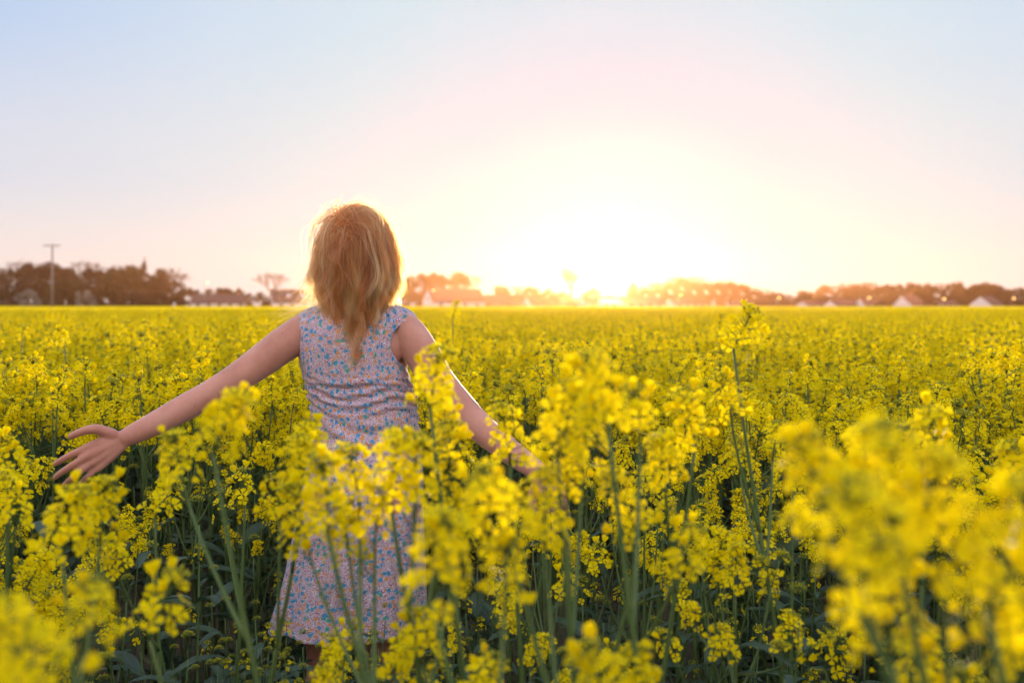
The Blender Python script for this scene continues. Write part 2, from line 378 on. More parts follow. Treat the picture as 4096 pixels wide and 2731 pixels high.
for heads, (bx, by), label in LIT:
    hs = []
    for (px, py, w, v) in heads:
        dep = .088 * FPX / w
        hs.append([P(px, py, dep), v, dep])
    d0 = hs[0][2]
    for h in hs[1:]:                   # heads of one plant stand close together in depth
        if abs(h[2] - d0) > .16: h[0] = P(*proj(h[0]), d0 + (.16 if h[2] > d0 else -.16) * hr_.uniform(.5, 1))
    # the stem aims at a ground point under/behind the lowest visible stem pixel
    lowp = P(bx, by, d0 + .03)
    mainh = max(hs, key=lambda h: h[0].z)[0]
    slope = (lowp - mainh); slope = slope / max(.05, -slope.z) if slope.z < 0 else Vector((0, 0, -1))
    base = Vector((mainh.x + max(-.25, min(.25, slope.x)) * mainh.z * .8, mainh.y + hr_.uniform(-.02, .06), 0))
    st = MB(); HH = []
    first = True; main = None
    for (p, v, _) in sorted(hs, key=lambda h: -h[0].z):
        p = p - base
        if first:
            e = p - Vector((0, 0, .055)); main = bez(Vector((0, 0, 0)), Vector((e.x * .05, e.y * .05, e.z * .4)), Vector((e.x * .75, e.y * .75, e.z * .75)), e, 16)
            st.tube(main, [.0068 - .0042 * i / 16 for i in range(17)], 7); branch_extras(st, main, hr_, 14)
            HH.append((e, Vector((hr_.uniform(-.45, .45), hr_.uniform(-.6, .1), 1)), 1.02, v)); first = False
        else:
            e = p - Vector((0, 0, .05)); k = 16
            while k > 4 and main[k].z > e.z - .16: k -= 1
            s = main[k]; o = Vector((e.x - s.x, e.y - s.y, 0))
            br = bez(s, s + o * .4 + Vector((0, 0, .3 * (e.z - s.z))), e - o * .2 - Vector((0, 0, .35 * abs(e.z - s.z))), e, 9)
            st.tube(br, [.0036 - .0016 * i / 9 for i in range(10)], 6); branch_extras(st, br, hr_, 9)
            HH.append((e, (br[-1] - br[-2]).normalized() + Vector((0, hr_.uniform(-.3, 0), .5)), hr_.uniform(.78, 1.0), v))
    lv = []
    az = hr_.uniform(0, 6)
    for k in range(5):
        az += 2.3; a = hr_.randint(2, 10); lv.append((main[a], az, hr_.uniform(.6, 1.2) * (1.1 - a * .05), hr_.choice((0, 1, 4, 5) if a < 7 else (2, 3, 6, 7))))
    plant_thing(base, dict(st=st, heads=HH, leaves=lv), hr_, label, 'rapeseed plants near the camera')
    hero_xy.append((base.x, base.y))

# -- individual plants of the near field
protos = []
for i in range(9):
    H = 1.0 + .0 * i
    rg = random.Random(300 + i)
    protos.append((plant_desc(rg, 1.2, 5 + i % 3), rg))
WOMAN = Vector((-.45, 2.84, 0))
ARM_L = [(1215, 1320), (1065, 1430), (850, 1560), (600, 1695), (480, 1755), (300, 1850)]
def seg_d(px, py, a, b):
    ax, ay = a; bx, by = b; t = max(0, min(1, ((px - ax) * (bx - ax) + (py - ay) * (by - ay)) / ((bx - ax) ** 2 + (by - ay) ** 2)))
    return math.hypot(px - ax - t * (bx - ax), py - ay - t * (by - ay))
def blocks(p):
    if p.y > 2.95 or p.y < .2: return False
    x, y = proj(p)
    if 1130 < x < 1760 and y < 2420: return True
    if y < 1480 and x < 2300: return True
    if min(seg_d(x, y, ARM_L[i], ARM_L[i + 1]) for i in range(5)) < 130: return True
    if 1600 < x < 2350 and y < 1560: return True
    return False
spots = []
pr = random.Random(77)
def density(y):
    if y < .95: return 3
    if y < 1.7: return 9
    if y < 3.15: return 11
    return 30
tries = 0
LIMIT_Y = 5.0
while tries < 9000 and len(spots) < 265:
    tries += 1
    y = math.sqrt(pr.uniform(.75 ** 2, LIMIT_Y ** 2)); x = pr.uniform(-1, 1) * (.53 * y + .12)
    if pr.random() > density(y) / 30: continue
    if (x - WOMAN.x) ** 2 + (y - WOMAN.y) ** 2 < .27 ** 2: continue
    if any((x - a) ** 2 + (y - b_) ** 2 < .10 ** 2 for a, b_ in hero_xy): continue
    if any((x - s[0]) ** 2 + (y - s[1]) ** 2 < .11 ** 2 for s in spots): continue
    k = pr.randrange(9)
    H = pr.uniform(1.08, 1.24) if y > 3.1 else (pr.uniform(.80, 1.08) if y > 1.7 else pr.uniform(.75, 1.02))
    if pr.random() < .05 and y > 3.2: H += .09
    sc = H / 1.2; rz = pr.uniform(0, 6.28)
    Mx = Matrix.Translation((x, y, 0)) @ Matrix.Rotation(rz, 4, 'Z') @ Matrix.Scale(sc, 4)
    if any(blocks(Mx @ h[0]) or blocks(Mx @ (h[0] + Vector((0, 0, .1)))) for h in protos[k][0]['heads']): continue
    spots.append((x, y, rz, sc, k))
made = {}
def lab(x, y):
    if y < 1.7: return 'leafy rapeseed plant with yellow heads low in the foreground'
    if y < 3.15: return 'thin rapeseed plant with dark stem in the shaded gap around the woman'
    return 'rapeseed plant in full yellow bloom in the first rows beyond the woman'
for (x, y, rz, sc, k) in spots:
    if k not in made:
        t_ = plant_thing((0, 0, 0), protos[k][0], protos[k][1], 'x', maxleaf=5); made[k] = t_; used = t_
    else: used = copy_tree(made[k])
    used.location = (x, y, 0); used.rotation_euler = (0, 0, rz); used.scale = (sc, sc, sc)
    used['label'] = lab(x, y)
    used['group'] = 'low rapeseed plants in the foreground' if y < 1.7 else ('rapeseed plants in the gap around the woman' if y < 3.15 else 'rapeseed plants in the first rows beyond the woman')

# -- the rest of the crop: one object, instanced
crop = bpy.data.collections.new('rapeseed_crop_sources')
srcs = []
for i in range(9):
    d, rg = protos[i]; me = plant_joined(d, random.Random(i)).mesh('rapeseed_crop', CROPMATS)
    srcs.append(bpy.data.objects.new('crop_%02d' % i, me))
# wide patches of the canopy for the far field
for i in range(3):
    rg = random.Random(600 + i); mb = MB()
    for k in range(330):
        x, y = rg.uniform(-1.1, 1.1), rg.uniform(-1.1, 1.1); z = 1.2 * rg.uniform(.88, 1.0)
        for q in range(12):
            a = rg.uniform(0, 6.28); rr = rg.uniform(.01, .05); p = Vector((x + rr * math.cos(a), y + rr * math.sin(a), z - rg.uniform(0, .09)))
            F = Matrix.Translation(p) @ Matrix.Rotation(rg.uniform(0, 6.28), 4, 'Z') @ Matrix.Rotation(rg.uniform(-1.2, 1.2), 4, 'X')
            s = rg.uniform(.016, .030)
            mb.add([(-s, -s, 0), (s, -s, .3 * s), (s, s, 0), (-s, s, .3 * s)], [(0, 1, 2, 3)], 0 if rg.random() < .95 else 2, F)
        if k % 2 == 0:
            mb.tube([(x, y, .35), (x, y, z - .05)], [.005, .004], 3, 3, cap=False)
    for k in range(260):
        x, y = rg.uniform(-1.1, 1.1), rg.uniform(-1.1, 1.1); z = rg.uniform(.4, .85); s = rg.uniform(.03, .09)
        F = Matrix.Translation((x, y, z)) @ Matrix.Rotation(rg.uniform(0, 6.28), 4, 'Z') @ Matrix.Rotation(rg.uniform(-1, 1), 4, 'X')
        mb.add([(-s, -s * .4, 0), (s, -s * .4, 0), (s, s * .4, 0), (-s, s * .4, 0)], [(0, 1, 2, 3)], 4, F)
    srcs.append(bpy.data.objects.new('crop_%02d' % (9 + i), mb.mesh('rapeseed_crop', CROPMATS)))
for i in range(4):                 # leafy stems without open flowers, for the shaded lower storey
    rg = random.Random(700 + i); mb = MB()
    for q in range(3):
        h = rg.uniform(.6, .95); tp = Vector((rg.uniform(-.12, .12), rg.uniform(-.12, .12), h)); b0 = Vector((rg.uniform(-.06, .06), rg.uniform(-.06, .06), 0))
        pts_ = bez(b0, b0 + Vector((0, 0, h * .4)), tp - Vector((0, 0, h * .25)), tp, 8); mb.tube(pts_, [.005 - .003 * u / 8 for u in range(9)], 5, 3)
        for u in range(7):
            L_ = LEAFS[rg.randrange(8)]; mb.join(L_, leaf_matrix((pts_[1 + u], rg.uniform(0, 6.28), rg.uniform(.45, .85))), 4)
        r = RAC[10 + q % 2]; M = Matrix.Translation(tp) @ Matrix.Scale(.7, 4); b_ = MB(); b_.v = r['bd'].v; b_.f = r['bd'].f; b_.m = [2 + x for x in r['bd'].m]; mb.join(b_, M, 0)
        if q == 0: mb.join(RAC[11]['fl'], M, 0)
    srcs.append(bpy.data.objects.new('crop_%02d' % (12 + i), mb.mesh('rapeseed_crop', CROPMATS)))
for s in srcs: crop.objects.link(s)
pts, rots, scl, idx = [], [], [], []
cr = random.Random(9)
def put(x, y, k, s):
    pts.append((x, y, 0)); rots.append((cr.uniform(-.05, .05) if k < 9 else 0, cr.uniform(-.05, .05) if k < 9 else 0, cr.uniform(0, 6.28))); scl.append(s); idx.append(k)
NEAR = 48.0
y = -2.4
while y < NEAR:
    st_ = .18 if y < 12 else (.235 if y < 25 else .31)
    x = -(.53 * max(y, 0) + 2.6)
    while x < .53 * max(y, 0) + 2.6:
        xx, yy = x + cr.uniform(-.5, .5) * st_, y + cr.uniform(-.5, .5) * st_
        inwedge = .55 < yy < LIMIT_Y and abs(xx) < .53 * yy + .12
        near0 = xx * xx + yy * yy < .75 ** 2
        if not inwedge and not near0 and (yy > -.3 or cr.random() < .6) and (xx - WOMAN.x) ** 2 + (yy - WOMAN.y) ** 2 > .09:
            low = 1.0 if yy > 3 else .86
            nz_ = mnoise.noise(Vector((xx * .9, yy * .45, 3))); und = .045 * nz_
            if yy > 2 and nz_ < -.28 and cr.random() < .55: x += st_; continue
            put(xx, yy, cr.randrange(9), (cr.uniform(.91, 1.045) + und + (.08 if cr.random() < .03 else 0)) * low)
        x += st_
    y += st_
for _ in range(230):
    yy = math.sqrt(cr.uniform(.5, 3.9 ** 2)); xx = cr.uniform(-1, 1) * (.53 * yy + .5)
    if (xx - WOMAN.x) ** 2 + (yy - WOMAN.y) ** 2 > .06 and not (yy < 2.8 and abs(xx / yy + .16) < .13 and yy > .9): put(xx, yy, 12 + cr.randrange(4), cr.uniform(.6, 1.0))
for _ in range(60): put(WOMAN.x + cr.uniform(-.34, .34), cr.uniform(2.30, 2.62), 12 + cr.randrange(4), cr.uniform(.56, .66))
for _ in range(14): put(WOMAN.x + cr.uniform(-.5, .5), cr.uniform(3.1, 3.5), 12 + cr.randrange(4), cr.uniform(.5, .8))
y = NEAR + .9
while y < 284:
    st_ = 1.9
    x = -(.53 * y + 8)
    while x < .53 * y + 8:
        put(x + cr.uniform(-.2, .2), y + cr.uniform(-.2, .2), 9 + cr.randrange(3), cr.uniform(.95, 1.03)); x += st_
    y += st_
me = bpy.data.meshes.new('rapeseed_field'); me.from_pydata(pts, [], [])
a = me.attributes.new('rot', 'FLOAT_VECTOR', 'POINT'); a.data.foreach_set('vector', np.array(rots, dtype=np.float32).ravel())
a = me.attributes.new('scl', 'FLOAT', 'POINT'); a.data.foreach_set('value', np.array(scl, dtype=np.float32))
a = me.attributes.new('idx', 'INT', 'POINT'); a.data.foreach_set('value', np.array(idx, dtype=np.int32))
for m in CROPMATS: me.materials.append(m)
fo = link('rapeseed_field', me)
tag(fo, 'dense yellow rapeseed crop in bloom stretching back to the far houses', 'crop field', kind='stuff')
ng = bpy.data.node_groups.new('crop_nodes', 'GeometryNodeTree')
ng.interface.new_socket('Geometry', in_out='INPUT', socket_type='NodeSocketGeometry'); ng.interface.new_socket('Geometry', in_out='OUTPUT', socket_type='NodeSocketGeometry')
gi = ng.nodes.new('NodeGroupInput'); go = ng.nodes.new('NodeGroupOutput')
ci = ng.nodes.new('GeometryNodeCollectionInfo'); ci.inputs['Collection'].default_value = crop; ci.inputs['Separate Children'].default_value = True; ci.inputs['Reset Children'].default_value = True
iop = ng.nodes.new('GeometryNodeInstanceOnPoints'); iop.inputs['Pick Instance'].default_value = True
def named(n, ty):
    q = ng.nodes.new('GeometryNodeInputNamedAttribute'); q.data_type = ty; q.inputs['Name'].default_value = n
    return next(s for s in q.outputs if s.enabled and s.name == 'Attribute')
ng.links.new(gi.outputs[0], iop.inputs['Points']); ng.links.new(ci.outputs[0], iop.inputs['Instance'])
ng.links.new(named('idx', 'INT'), iop.inputs['Instance Index']); ng.links.new(named('rot', 'FLOAT_VECTOR'), iop.inputs['Rotation']); ng.links.new(named('scl', 'FLOAT'), iop.inputs['Scale'])
ng.links.new(iop.outputs[0], go.inputs[0])
fo.modifiers.new('crop', 'NODES').node_group = ng

# ------------------------------------------------------------------ the woman
TD = 2.84
m_skin, t = mat('skin')
tcn = N(t, 'ShaderNodeTexCoord'); nz = N(t, 'ShaderNodeTexNoise', inp={'Scale': 9.0, 'Detail': 6.0, 'Roughness': .65}); t.links.new(tcn.outputs['Object'], nz.inputs['Vector'])
rm = ramp(t, [(0.3, (.38, .155, .105, 1)), (0.7, (.54, .27, .20, 1))]); t.links.new(nz.outputs['Fac'], rm.inputs[0])
vo = N(t, 'ShaderNodeTexVoronoi', inp={'Scale': 28.0}); t.links.new(tcn.outputs['Object'], vo.inputs['Vector'])
mr = N(t, 'ShaderNodeMapRange', inp={'From Min': .03, 'From Max': .05, 'To Min': .45, 'To Max': 1.0}); t.links.new(vo.outputs['Distance'], mr.inputs['Value'])
mm = N(t, 'ShaderNodeMix', data_type='RGBA', blend_type='MULTIPLY', inp={'Factor': 1.0}); t.links.new(rm.outputs[0], mm.inputs['A']); t.links.new(mr.outputs[0], mm.inputs['B'])
b = N(t, 'ShaderNodeBsdfPrincipled', inp={'Roughness': 0.5, 'Specular IOR Level': 0.4, 'Subsurface Weight': 0.25, 'Subsurface Scale': 0.01, 'Sheen Weight': 0.25, 'Sheen Roughness': 0.4})
b.inputs['Subsurface Radius'].default_value = (1.0, .35, .2); t.links.new(mm.outputs['Result'], b.inputs['Base Color'])
nz2 = N(t, 'ShaderNodeTexNoise', inp={'Scale': 350.0, 'Detail': 2.0}); t.links.new(tcn.outputs['Object'], nz2.inputs['Vector'])
bp = N(t, 'ShaderNodeBump', inp={'Strength': 0.3, 'Distance': 0.002}); t.links.new(nz2.outputs['Fac'], bp.inputs['Height']); t.links.new(bp.outputs[0], b.inputs['Normal'])
o = N(t, 'ShaderNodeOutputMaterial'); t.links.new(b.outputs[0], o.inputs['Surface'])

def ring_loft(mb, rings, n=28):
    """rings: (centre, u, v) with u and v the half axes; closed at both ends"""
    o0 = len(mb.v)
    for (c, u, v) in rings:
        for k in range(n):
            a = 2 * math.pi * k / n
            mb.v.append(tuple(c + u * math.cos(a) + v * math.sin(a)))
    for i in range(len(rings) - 1):
        for k in range(n):
            a = o0 + i * n + k; b_ = o0 + i * n + (k + 1) % n
            mb.f.append((a, b_, b_ + n, a + n)); mb.m.append(0)
    mb.f.append(tuple(o0 + n - 1 - k for k in range(n))); mb.m.append(0)
    mb.f.append(tuple(o0 + (len(rings) - 1) * n + k for k in range(n))); mb.m.append(0)
def zring(z, cx, cy, rx, ry): return (Vector((cx, cy, z)), Vector((rx, 0, 0)), Vector((0, ry, 0)))
def blob(mb, c, u, v, w, n=16):
    """closed ellipsoid with half axes u, v, w"""
    rings = []
    for i in range(n + 1):
        a = -math.pi / 2 + math.pi * i / n; cc, ss = max(math.cos(a), .02), math.sin(a)
        rings.append((c + w * ss, u * cc, v * cc))
    ring_loft(mb, rings, 20)
def limb(mb, pts, rads, sub=5, n=20, flat=None):
    """smooth tapered limb through the points, rounded ends; flat = (axis, factor)"""
    pts = [Vector(p) for p in pts]; out, rr = [], []
    for i in range(len(pts) - 1):
        p0 = pts[max(i - 1, 0)]; p1, p2 = pts[i], pts[i + 1]; p3 = pts[min(i + 2, len(pts) - 1)]
        for k in range(sub):
            s = k / sub
            out.append(.5 * ((2 * p1) + (p2 - p0) * s + (2 * p0 - 5 * p1 + 4 * p2 - p3) * s * s + (3 * p1 - p0 - 3 * p2 + p3) * s ** 3)); rr.append(rads[i] + (rads[i + 1] - rads[i]) * s)
    out.append(pts[-1]); rr.append(rads[-1])
    # rounded tips
    t0 = (out[0] - out[1]).normalized(); t1 = (out[-1] - out[-2]).normalized(); r0, r1 = rr[0], rr[-1]
    pre = [(out[0] + t0 * r0 * math.sin(a), r0 * math.cos(a)) for a in (1.45, 1.0, .5)]
    post = [(out[-1] + t1 * r1 * math.sin(a), r1 * math.cos(a)) for a in (.5, 1.0, 1.45)]
    allp = pre + list(zip(out, rr)) + post
    rings = []; prev = None
    for i, (p, r) in enumerate(allp):
        tn = (allp[min(i + 1, len(allp) - 1)][0] - allp[max(i - 1, 0)][0]).normalized()
        if flat: w = flat[0] - tn * flat[0].dot(tn); w.normalize(); u = tn.cross(w); rings.append((p, u * r, w * r * flat[1])); continue
        u = tn.orthogonal().normalized() if prev is None else (prev - tn * prev.dot(tn)).normalized()
        prev = u; rings.append((p, u * r, tn.cross(u) * r))
    ring_loft(mb, rings, n)

body = MB()
CX = lambda z: float(np.interp(z, [.45, .8, .95, 1.08, 1.2, 1.35, 1.45], [-.462, -.437, -.432, -.424, -.440, -.452, -.452]))
CY = 2.86
# torso: closed loft from the crotch to the neck root
tors = [(.76, .10, .085), (.80, .150, .105), (.86, .166, .118), (.92, .160, .112), (.98, .145, .100), (1.05, .130, .092), (1.12, .128, .090), (1.20, .136, .095),
        (1.27, .146, .100), (1.32, .152, .098), (1.36, .150, .088), (1.385, .132, .074), (1.405, .095, .062), (1.43, .062, .056)]
ring_loft(body, [zring(z, CX(z), CY, rx, ry) for z, rx, ry in tors], 36)
blob(body, Vector((CX(1.24) - .07, CY + .085, 1.235)), Vector((.055, 0, 0)), Vector((0, .045, 0)), Vector((0, 0, .055)))   # bust
blob(body, Vector((CX(1.24) + .07, CY + .085, 1.235)), Vector((.055, 0, 0)), Vector((0, .045, 0)), Vector((0, 0, .055)))
for s in (-1, 1):                                                                   # seat and shoulder blades
    blob(body, Vector((CX(.86) + s * .075, CY - .06, .87)), Vector((.078, 0, 0)), Vector((0, .066, 0)), Vector((0, 0, .09)))
    blob(body, Vector((CX(1.3) + s * .085, CY - .062, 1.30)), Vector((.055, 0, 0)), Vector((0, .03, 0)), Vector((0, 0, .07)))
# head frame, tilted back towards the camera and slightly to her left
HC = P(1428, 1000, TD + .005)
up = Vector((.03, -.36, .93)).normalized(); side = Vector((1, 0, 0)); side = (side - up * side.dot(up)).normalized(); fwd = up.cross(side).normalized()   # fwd points to +Y, up a little
def H_(x, f, u): return HC + side * x + fwd * f + up * u
limb(body, [Vector((CX(1.36), CY + .005, 1.36)), Vector((CX(1.4), CY - .005, 1.42)), H_(0, -.015, -.085), H_(0, -.01, -.04)], [.062, .055, .052, .054], 4, 22)
blob(body, H_(0, -.008, .012), side * .074, fwd * .093, up * .092)                   # skull
blob(body, H_(0, .030, -.052), side * .056, fwd * .058, up * .068)                   # face
blob(body, H_(0, .058, -.100), side * .026, fwd * .026, up * .020)                   # chin
blob(body, H_(0, .078, -.001), side * .052, fwd * .014, up * .018)                   # brow
limb(body, [H_(0, .088, -.008), H_(0, .100, -.030), H_(0, .106, -.046)], [.007, .010, .012], 3, 12)   # nose
for s in (-1, 1):
    blob(body, H_(s * .009, .094, -.049), side * .008, fwd * .009, up * .007)
    blob(body, H_(s * .030, .078, -.020), side * .015, fwd * .011, up * .009)        # closed eyelids
    blob(body, H_(s * .038, .058, -.047), side * .020, fwd * .022, up * .022)        # cheeks
    blob(body, H_(s * .077, .000, -.028), side * .008, fwd * .018, up * .031)        # ears
blob(body, H_(0, .084, -.073), side * .024, fwd * .011, up * .0055)                  # lips
blob(body, H_(0, .082, -.082), side * .020, fwd * .011, up * .0060)

def arm(joints, rads): limb(body, joints, rads, 6, 26)
# her left arm (picture left), stretched out and a little back
SL = P(1246, 1316, TD + .01)
armL = [P(1330, 1330, TD + .02), SL, P(1150, 1368, 2.81), P(1055, 1437, 2.79), P(950, 1510, 2.76), P(850, 1568, 2.73), P(740, 1630, 2.69), P(600, 1703, 2.63), P(500, 1752, 2.59)]
arm(armL, [.048, .053, .0505, .047, .042, .0365, .037, .0305, .0235])
# her right arm (picture right), hanging away behind the flowers
armR = [P(1520, 1320, TD + .02), P(1608, 1322, TD), P(1685, 1412, 2.81), P(1750, 1520, 2.79), P(1830, 1615, 2.76), P(1925, 1712, 2.71), P(2040, 1805, 2.65), P(2150, 1882, 2.58)]
arm(armR, [.048, .056, .051, .047, .043, .039, .034, .0245])
for c, s in ((armL[1], -1), (armR[1], 1)):
    blob(body, c + Vector((s * -.01, 0, .005)), Vector((.050, 0, 0)), Vector((0, .048, 0)), Vector((0, 0, .050)))

def hand(wrist, kn, wdir, fingers, thumb, nrm):
    """wrist point, four knuckle points, fingers = list of joint lists, thumb joints, nrm = back of the hand"""
    # palm: overlapping flattened rays from the wrist to each knuckle
    for i, k in enumerate(kn):
        a = wrist + (kn[i] - wrist) * .08 + (kn[3] - kn[0]) * (.10 * (i - 1.5))
        limb(body, [a, a.lerp(k, .55), k], [.0145, .0150, .0118], 5, 16, (nrm, .88))
    for k in range(3):
        a = kn[k].lerp(kn[k + 1], .5); limb(body, [wrist.lerp(a, .15), wrist.lerp(a, .55), wrist.lerp(a, .90)], [.015, .0145, .010], 4, 14, (nrm, .8))
    for f, r in zip(fingers, (.0098, .0100, .0094, .0082)):
        limb(body, f, [r * 1.08, r * 1.0, r * .90, r * .78], 5, 14)
    limb(body, thumb, [.016, .0135, .0108, .0088], 5, 14)
# left hand: back towards us, thumb up, fingers fanned down-left over the flowers
wl = P(492, 1757, 2.585); nl = Vector((-.15, -.97, .18)).normalized()
knL = [P(352, 1788, 2.55), P(352, 1822, 2.54), P(366, 1850, 2.545), P(388, 1872, 2.555)]
fL = [[knL[0], P(300, 1812, 2.545), P(252, 1836, 2.55), P(222, 1854, 2.56)],
      [knL[1], P(298, 1856, 2.535), P(250, 1886, 2.545), P(222, 1908, 2.56)],
      [knL[2], P(318, 1886, 2.535), P(282, 1916, 2.545), P(258, 1938, 2.56)],
      [knL[3], P(352, 1904, 2.55), P(330, 1926, 2.56), P(312, 1944, 2.57)]]
hand(wl, knL, None, fL, [P(450, 1738, 2.575), P(385, 1716, 2.555), P(330, 1725, 2.55), P(284, 1744, 2.555)], nl)
# right hand: dropping from the wrist, fingers curled
wr = P(2155, 1888, 2.575); nr = Vector((.45, -.85, .25)).normalized()
knR = [P(2178, 2002, 2.55), P(2203, 2000, 2.54), P(2228, 1990, 2.54), P(2248, 1975, 2.55)]
fR = [[knR[0], P(2180, 2050, 2.55), P(2184, 2090, 2.565), P(2192, 2118, 2.585)],
      [knR[1], P(2212, 2055, 2.535), P(2218, 2100, 2.55), P(2224, 2130, 2.575)],
      [knR[2], P(2240, 2046, 2.535), P(2248, 2092, 2.55), P(2252, 2122, 2.575)],
      [knR[3], P(2262, 2020, 2.55), P(2272, 2056, 2.56), P(2274, 2084, 2.58)]]
hand(wr, knR, None, fR, [P(2160, 1920, 2.60), P(2135, 1965, 2.61), P(2130, 2010, 2.60), P(2140, 2045, 2.59)], nr)
# legs and feet
for s in (-1, 1):
    hx = CX(.8) + s * .085; kx = CX(.5) + s * .078; ax_ = -.455 + s * .085
    fy = CY + (.06 if s > 0 else -.05)
    limb(body, [Vector((hx, CY, .84)), Vector((hx, CY, .70)), Vector((kx, CY + .01, .50)), Vector((kx, CY - .005, .38)), Vector(((kx + ax_) / 2, fy * .5 + CY * .5 - .025, .30)), Vector((ax_, fy - .01, .12)), Vector((ax_, fy - .01, .075))],
         [.095, .086, .057, .052, .053, .034, .036], 5, 24)
    limb(body, [Vector((ax_, fy - .035, .040)), Vector((ax_, fy + .04, .045)), Vector((ax_ + s * .008, fy + .11, .034)), Vector((ax_ + s * .010, fy + .165, .028))], [.034, .036, .036, .026], 4, 18, (Vector((0, 0, 1)), .8))
person = thing('person', (-.45, CY, 0), 'woman seen from behind in a sleeveless floral dress with arms held out over the flowers', 'person')
PI_ = Matrix.Translation((.45, -CY, 0))
def pchild(o): o.parent = person; o.matrix_parent_inverse = Matrix.Identity(4); o.matrix_basis = PI_; return o
bo = body.build('body', [m_skin]); pchild(bo)
rmsh = bo.modifiers.new('union', 'REMESH'); rmsh.mode = 'VOXEL'; rmsh.voxel_size = .0034; rmsh.use_smooth_shade = True
smo = bo.modifiers.new('smooth', 'SMOOTH'); smo.factor = .5; smo.iterations = 5

# ---- dress
m_dress, t = mat('floral_cotton')
uv = N(t, 'ShaderNodeUVMap', uv_map='uv')
def clr(c): return (*c, 1)
def mixc(fac, a, b_):
    q = N(t, 'ShaderNodeMix', data_type='RGBA')
    t.links.new(fac, q.inputs['Factor'])
    for s, x in (('A', a), ('B', b_)):
        if isinstance(x, tuple): q.inputs[s].default_value = x
        else: t.links.new(x, q.inputs[s])
    return q.outputs['Result']
def maprange(src, a, b_, lo=1.0, hi=0.0):
    q = N(t, 'ShaderNodeMapRange', inp={'From Min': a, 'From Max': b_, 'To Min': lo, 'To Max': hi}); t.links.new(src, q.inputs['Value']); return q.outputs[0]
wn = N(t, 'ShaderNodeTexNoise', inp={'Scale': 120.0, 'Detail': 1.0}); t.links.new(uv.outputs[0], wn.inputs['Vector'])
wv = N(t, 'ShaderNodeVectorMath', operation='MULTIPLY_ADD'); wv.inputs[1].default_value = (.016, .016, 0); t.links.new(wn.outputs['Color'], wv.inputs[0]); t.links.new(uv.outputs[0], wv.inputs[2])
def vor(scale, feature='F1', rnd=1.0, off=0.0):
    q = N(t, 'ShaderNodeTexVoronoi', feature=feature, voronoi_dimensions='2D', inp={'Scale': scale, 'Randomness': rnd})
    if off:
        a_ = N(t, 'ShaderNodeVectorMath', operation='ADD'); a_.inputs[1].default_value = (off, off * .7, 0); t.links.new(wv.outputs[0], a_.inputs[0]); t.links.new(a_.outputs[0], q.inputs['Vector'])
    else: t.links.new(wv.outputs[0], q.inputs['Vector'])
    return q
base = (.70, .68, .76, 1)
# wine red sprigs: broken lines between small cells
ve = vor(190, 'DISTANCE_TO_EDGE'); c = mixc(maprange(ve.outputs['Distance'], .04, .12), base, (.40, .09, .15, 1))
vl = vor(300, 'F1', 1.0, 3.1); c = mixc(maprange(vl.outputs['Distance'], .18, .28), c, (.30, .08, .18, 1))
# small ochre flowers, then blue and green roses
v2 = vor(74, 'F1', .9, 1.7); s2 = N(t, 'ShaderNodeSeparateColor'); t.links.new(v2.outputs['Color'], s2.inputs[0])
g2 = maprange(s2.outputs[0], .60, .61, 0.0, 1.0); f2 = maprange(v2.outputs['Distance'], .24, .30)
mu = N(t, 'ShaderNodeMath', operation='MULTIPLY'); t.links.new(g2, mu.inputs[0]); t.links.new(f2, mu.inputs[1])
c = mixc(mu.outputs[0], c, (.72, .33, .08, 1))
v3 = vor(48, 'F1', 1.0); s3 = N(t, 'ShaderNodeSeparateColor'); t.links.new(v3.outputs['Color'], s3.inputs[0])
g3 = maprange(s3.outputs[0], .22, .23, 0.0, 1.0); f3 = maprange(v3.outputs['Distance'], .24, .30)
mu3 = N(t, 'ShaderNodeMath', operation='MULTIPLY'); t.links.new(g3, mu3.inputs[0]); t.links.new(f3, mu3.inputs[1])
rb = ramp(t, [(0, (.10, .36, .62, 1)), (.8, (.10, .36, .62, 1)), (.81, (.10, .42, .40, 1)), (1, (.13, .45, .40, 1))], 'CONSTANT'); t.links.new(s3.outputs[1], rb.inputs[0])
vr = maprange(v3.outputs['Distance'], .05, .11, .45, 1.0)
rbm = N(t, 'ShaderNodeMix', data_type='RGBA', blend_type='MULTIPLY', inp={'Factor': 1.0}); t.links.new(rb.outputs[0], rbm.inputs['A']); t.links.new(vr, rbm.inputs['B'])
c = mixc(mu3.outputs[0], c, rbm.outputs['Result'])
b = N(t, 'ShaderNodeBsdfPrincipled', inp={'Roughness': 0.85, 'Specular IOR Level': 0.15, 'Sheen Weight': 0.15}); t.links.new(c, b.inputs['Base Color'])
wvn = N(t, 'ShaderNodeTexNoise', inp={'Scale': 900.0, 'Detail': 1.0}); t.links.new(uv.outputs[0], wvn.inputs['Vector'])
bp = N(t, 'ShaderNodeBump', inp={'Strength': 0.15, 'Distance': 0.001}); t.links.new(wvn.outputs['Fac'], bp.inputs['Height']); t.links.new(bp.outputs[0], b.inputs['Normal'])
tr = N(t, 'ShaderNodeBsdfTranslucent'); t.links.new(c, tr.inputs[0])
ms = N(t, 'ShaderNodeMixShader', inp={0: .22}); t.links.new(b.outputs[0], ms.inputs[1]); t.links.new(tr.outputs[0], ms.inputs[2])
o = N(t, 'ShaderNodeOutputMaterial'); t.links.new(ms.outputs[0], o.inputs['Surface'])

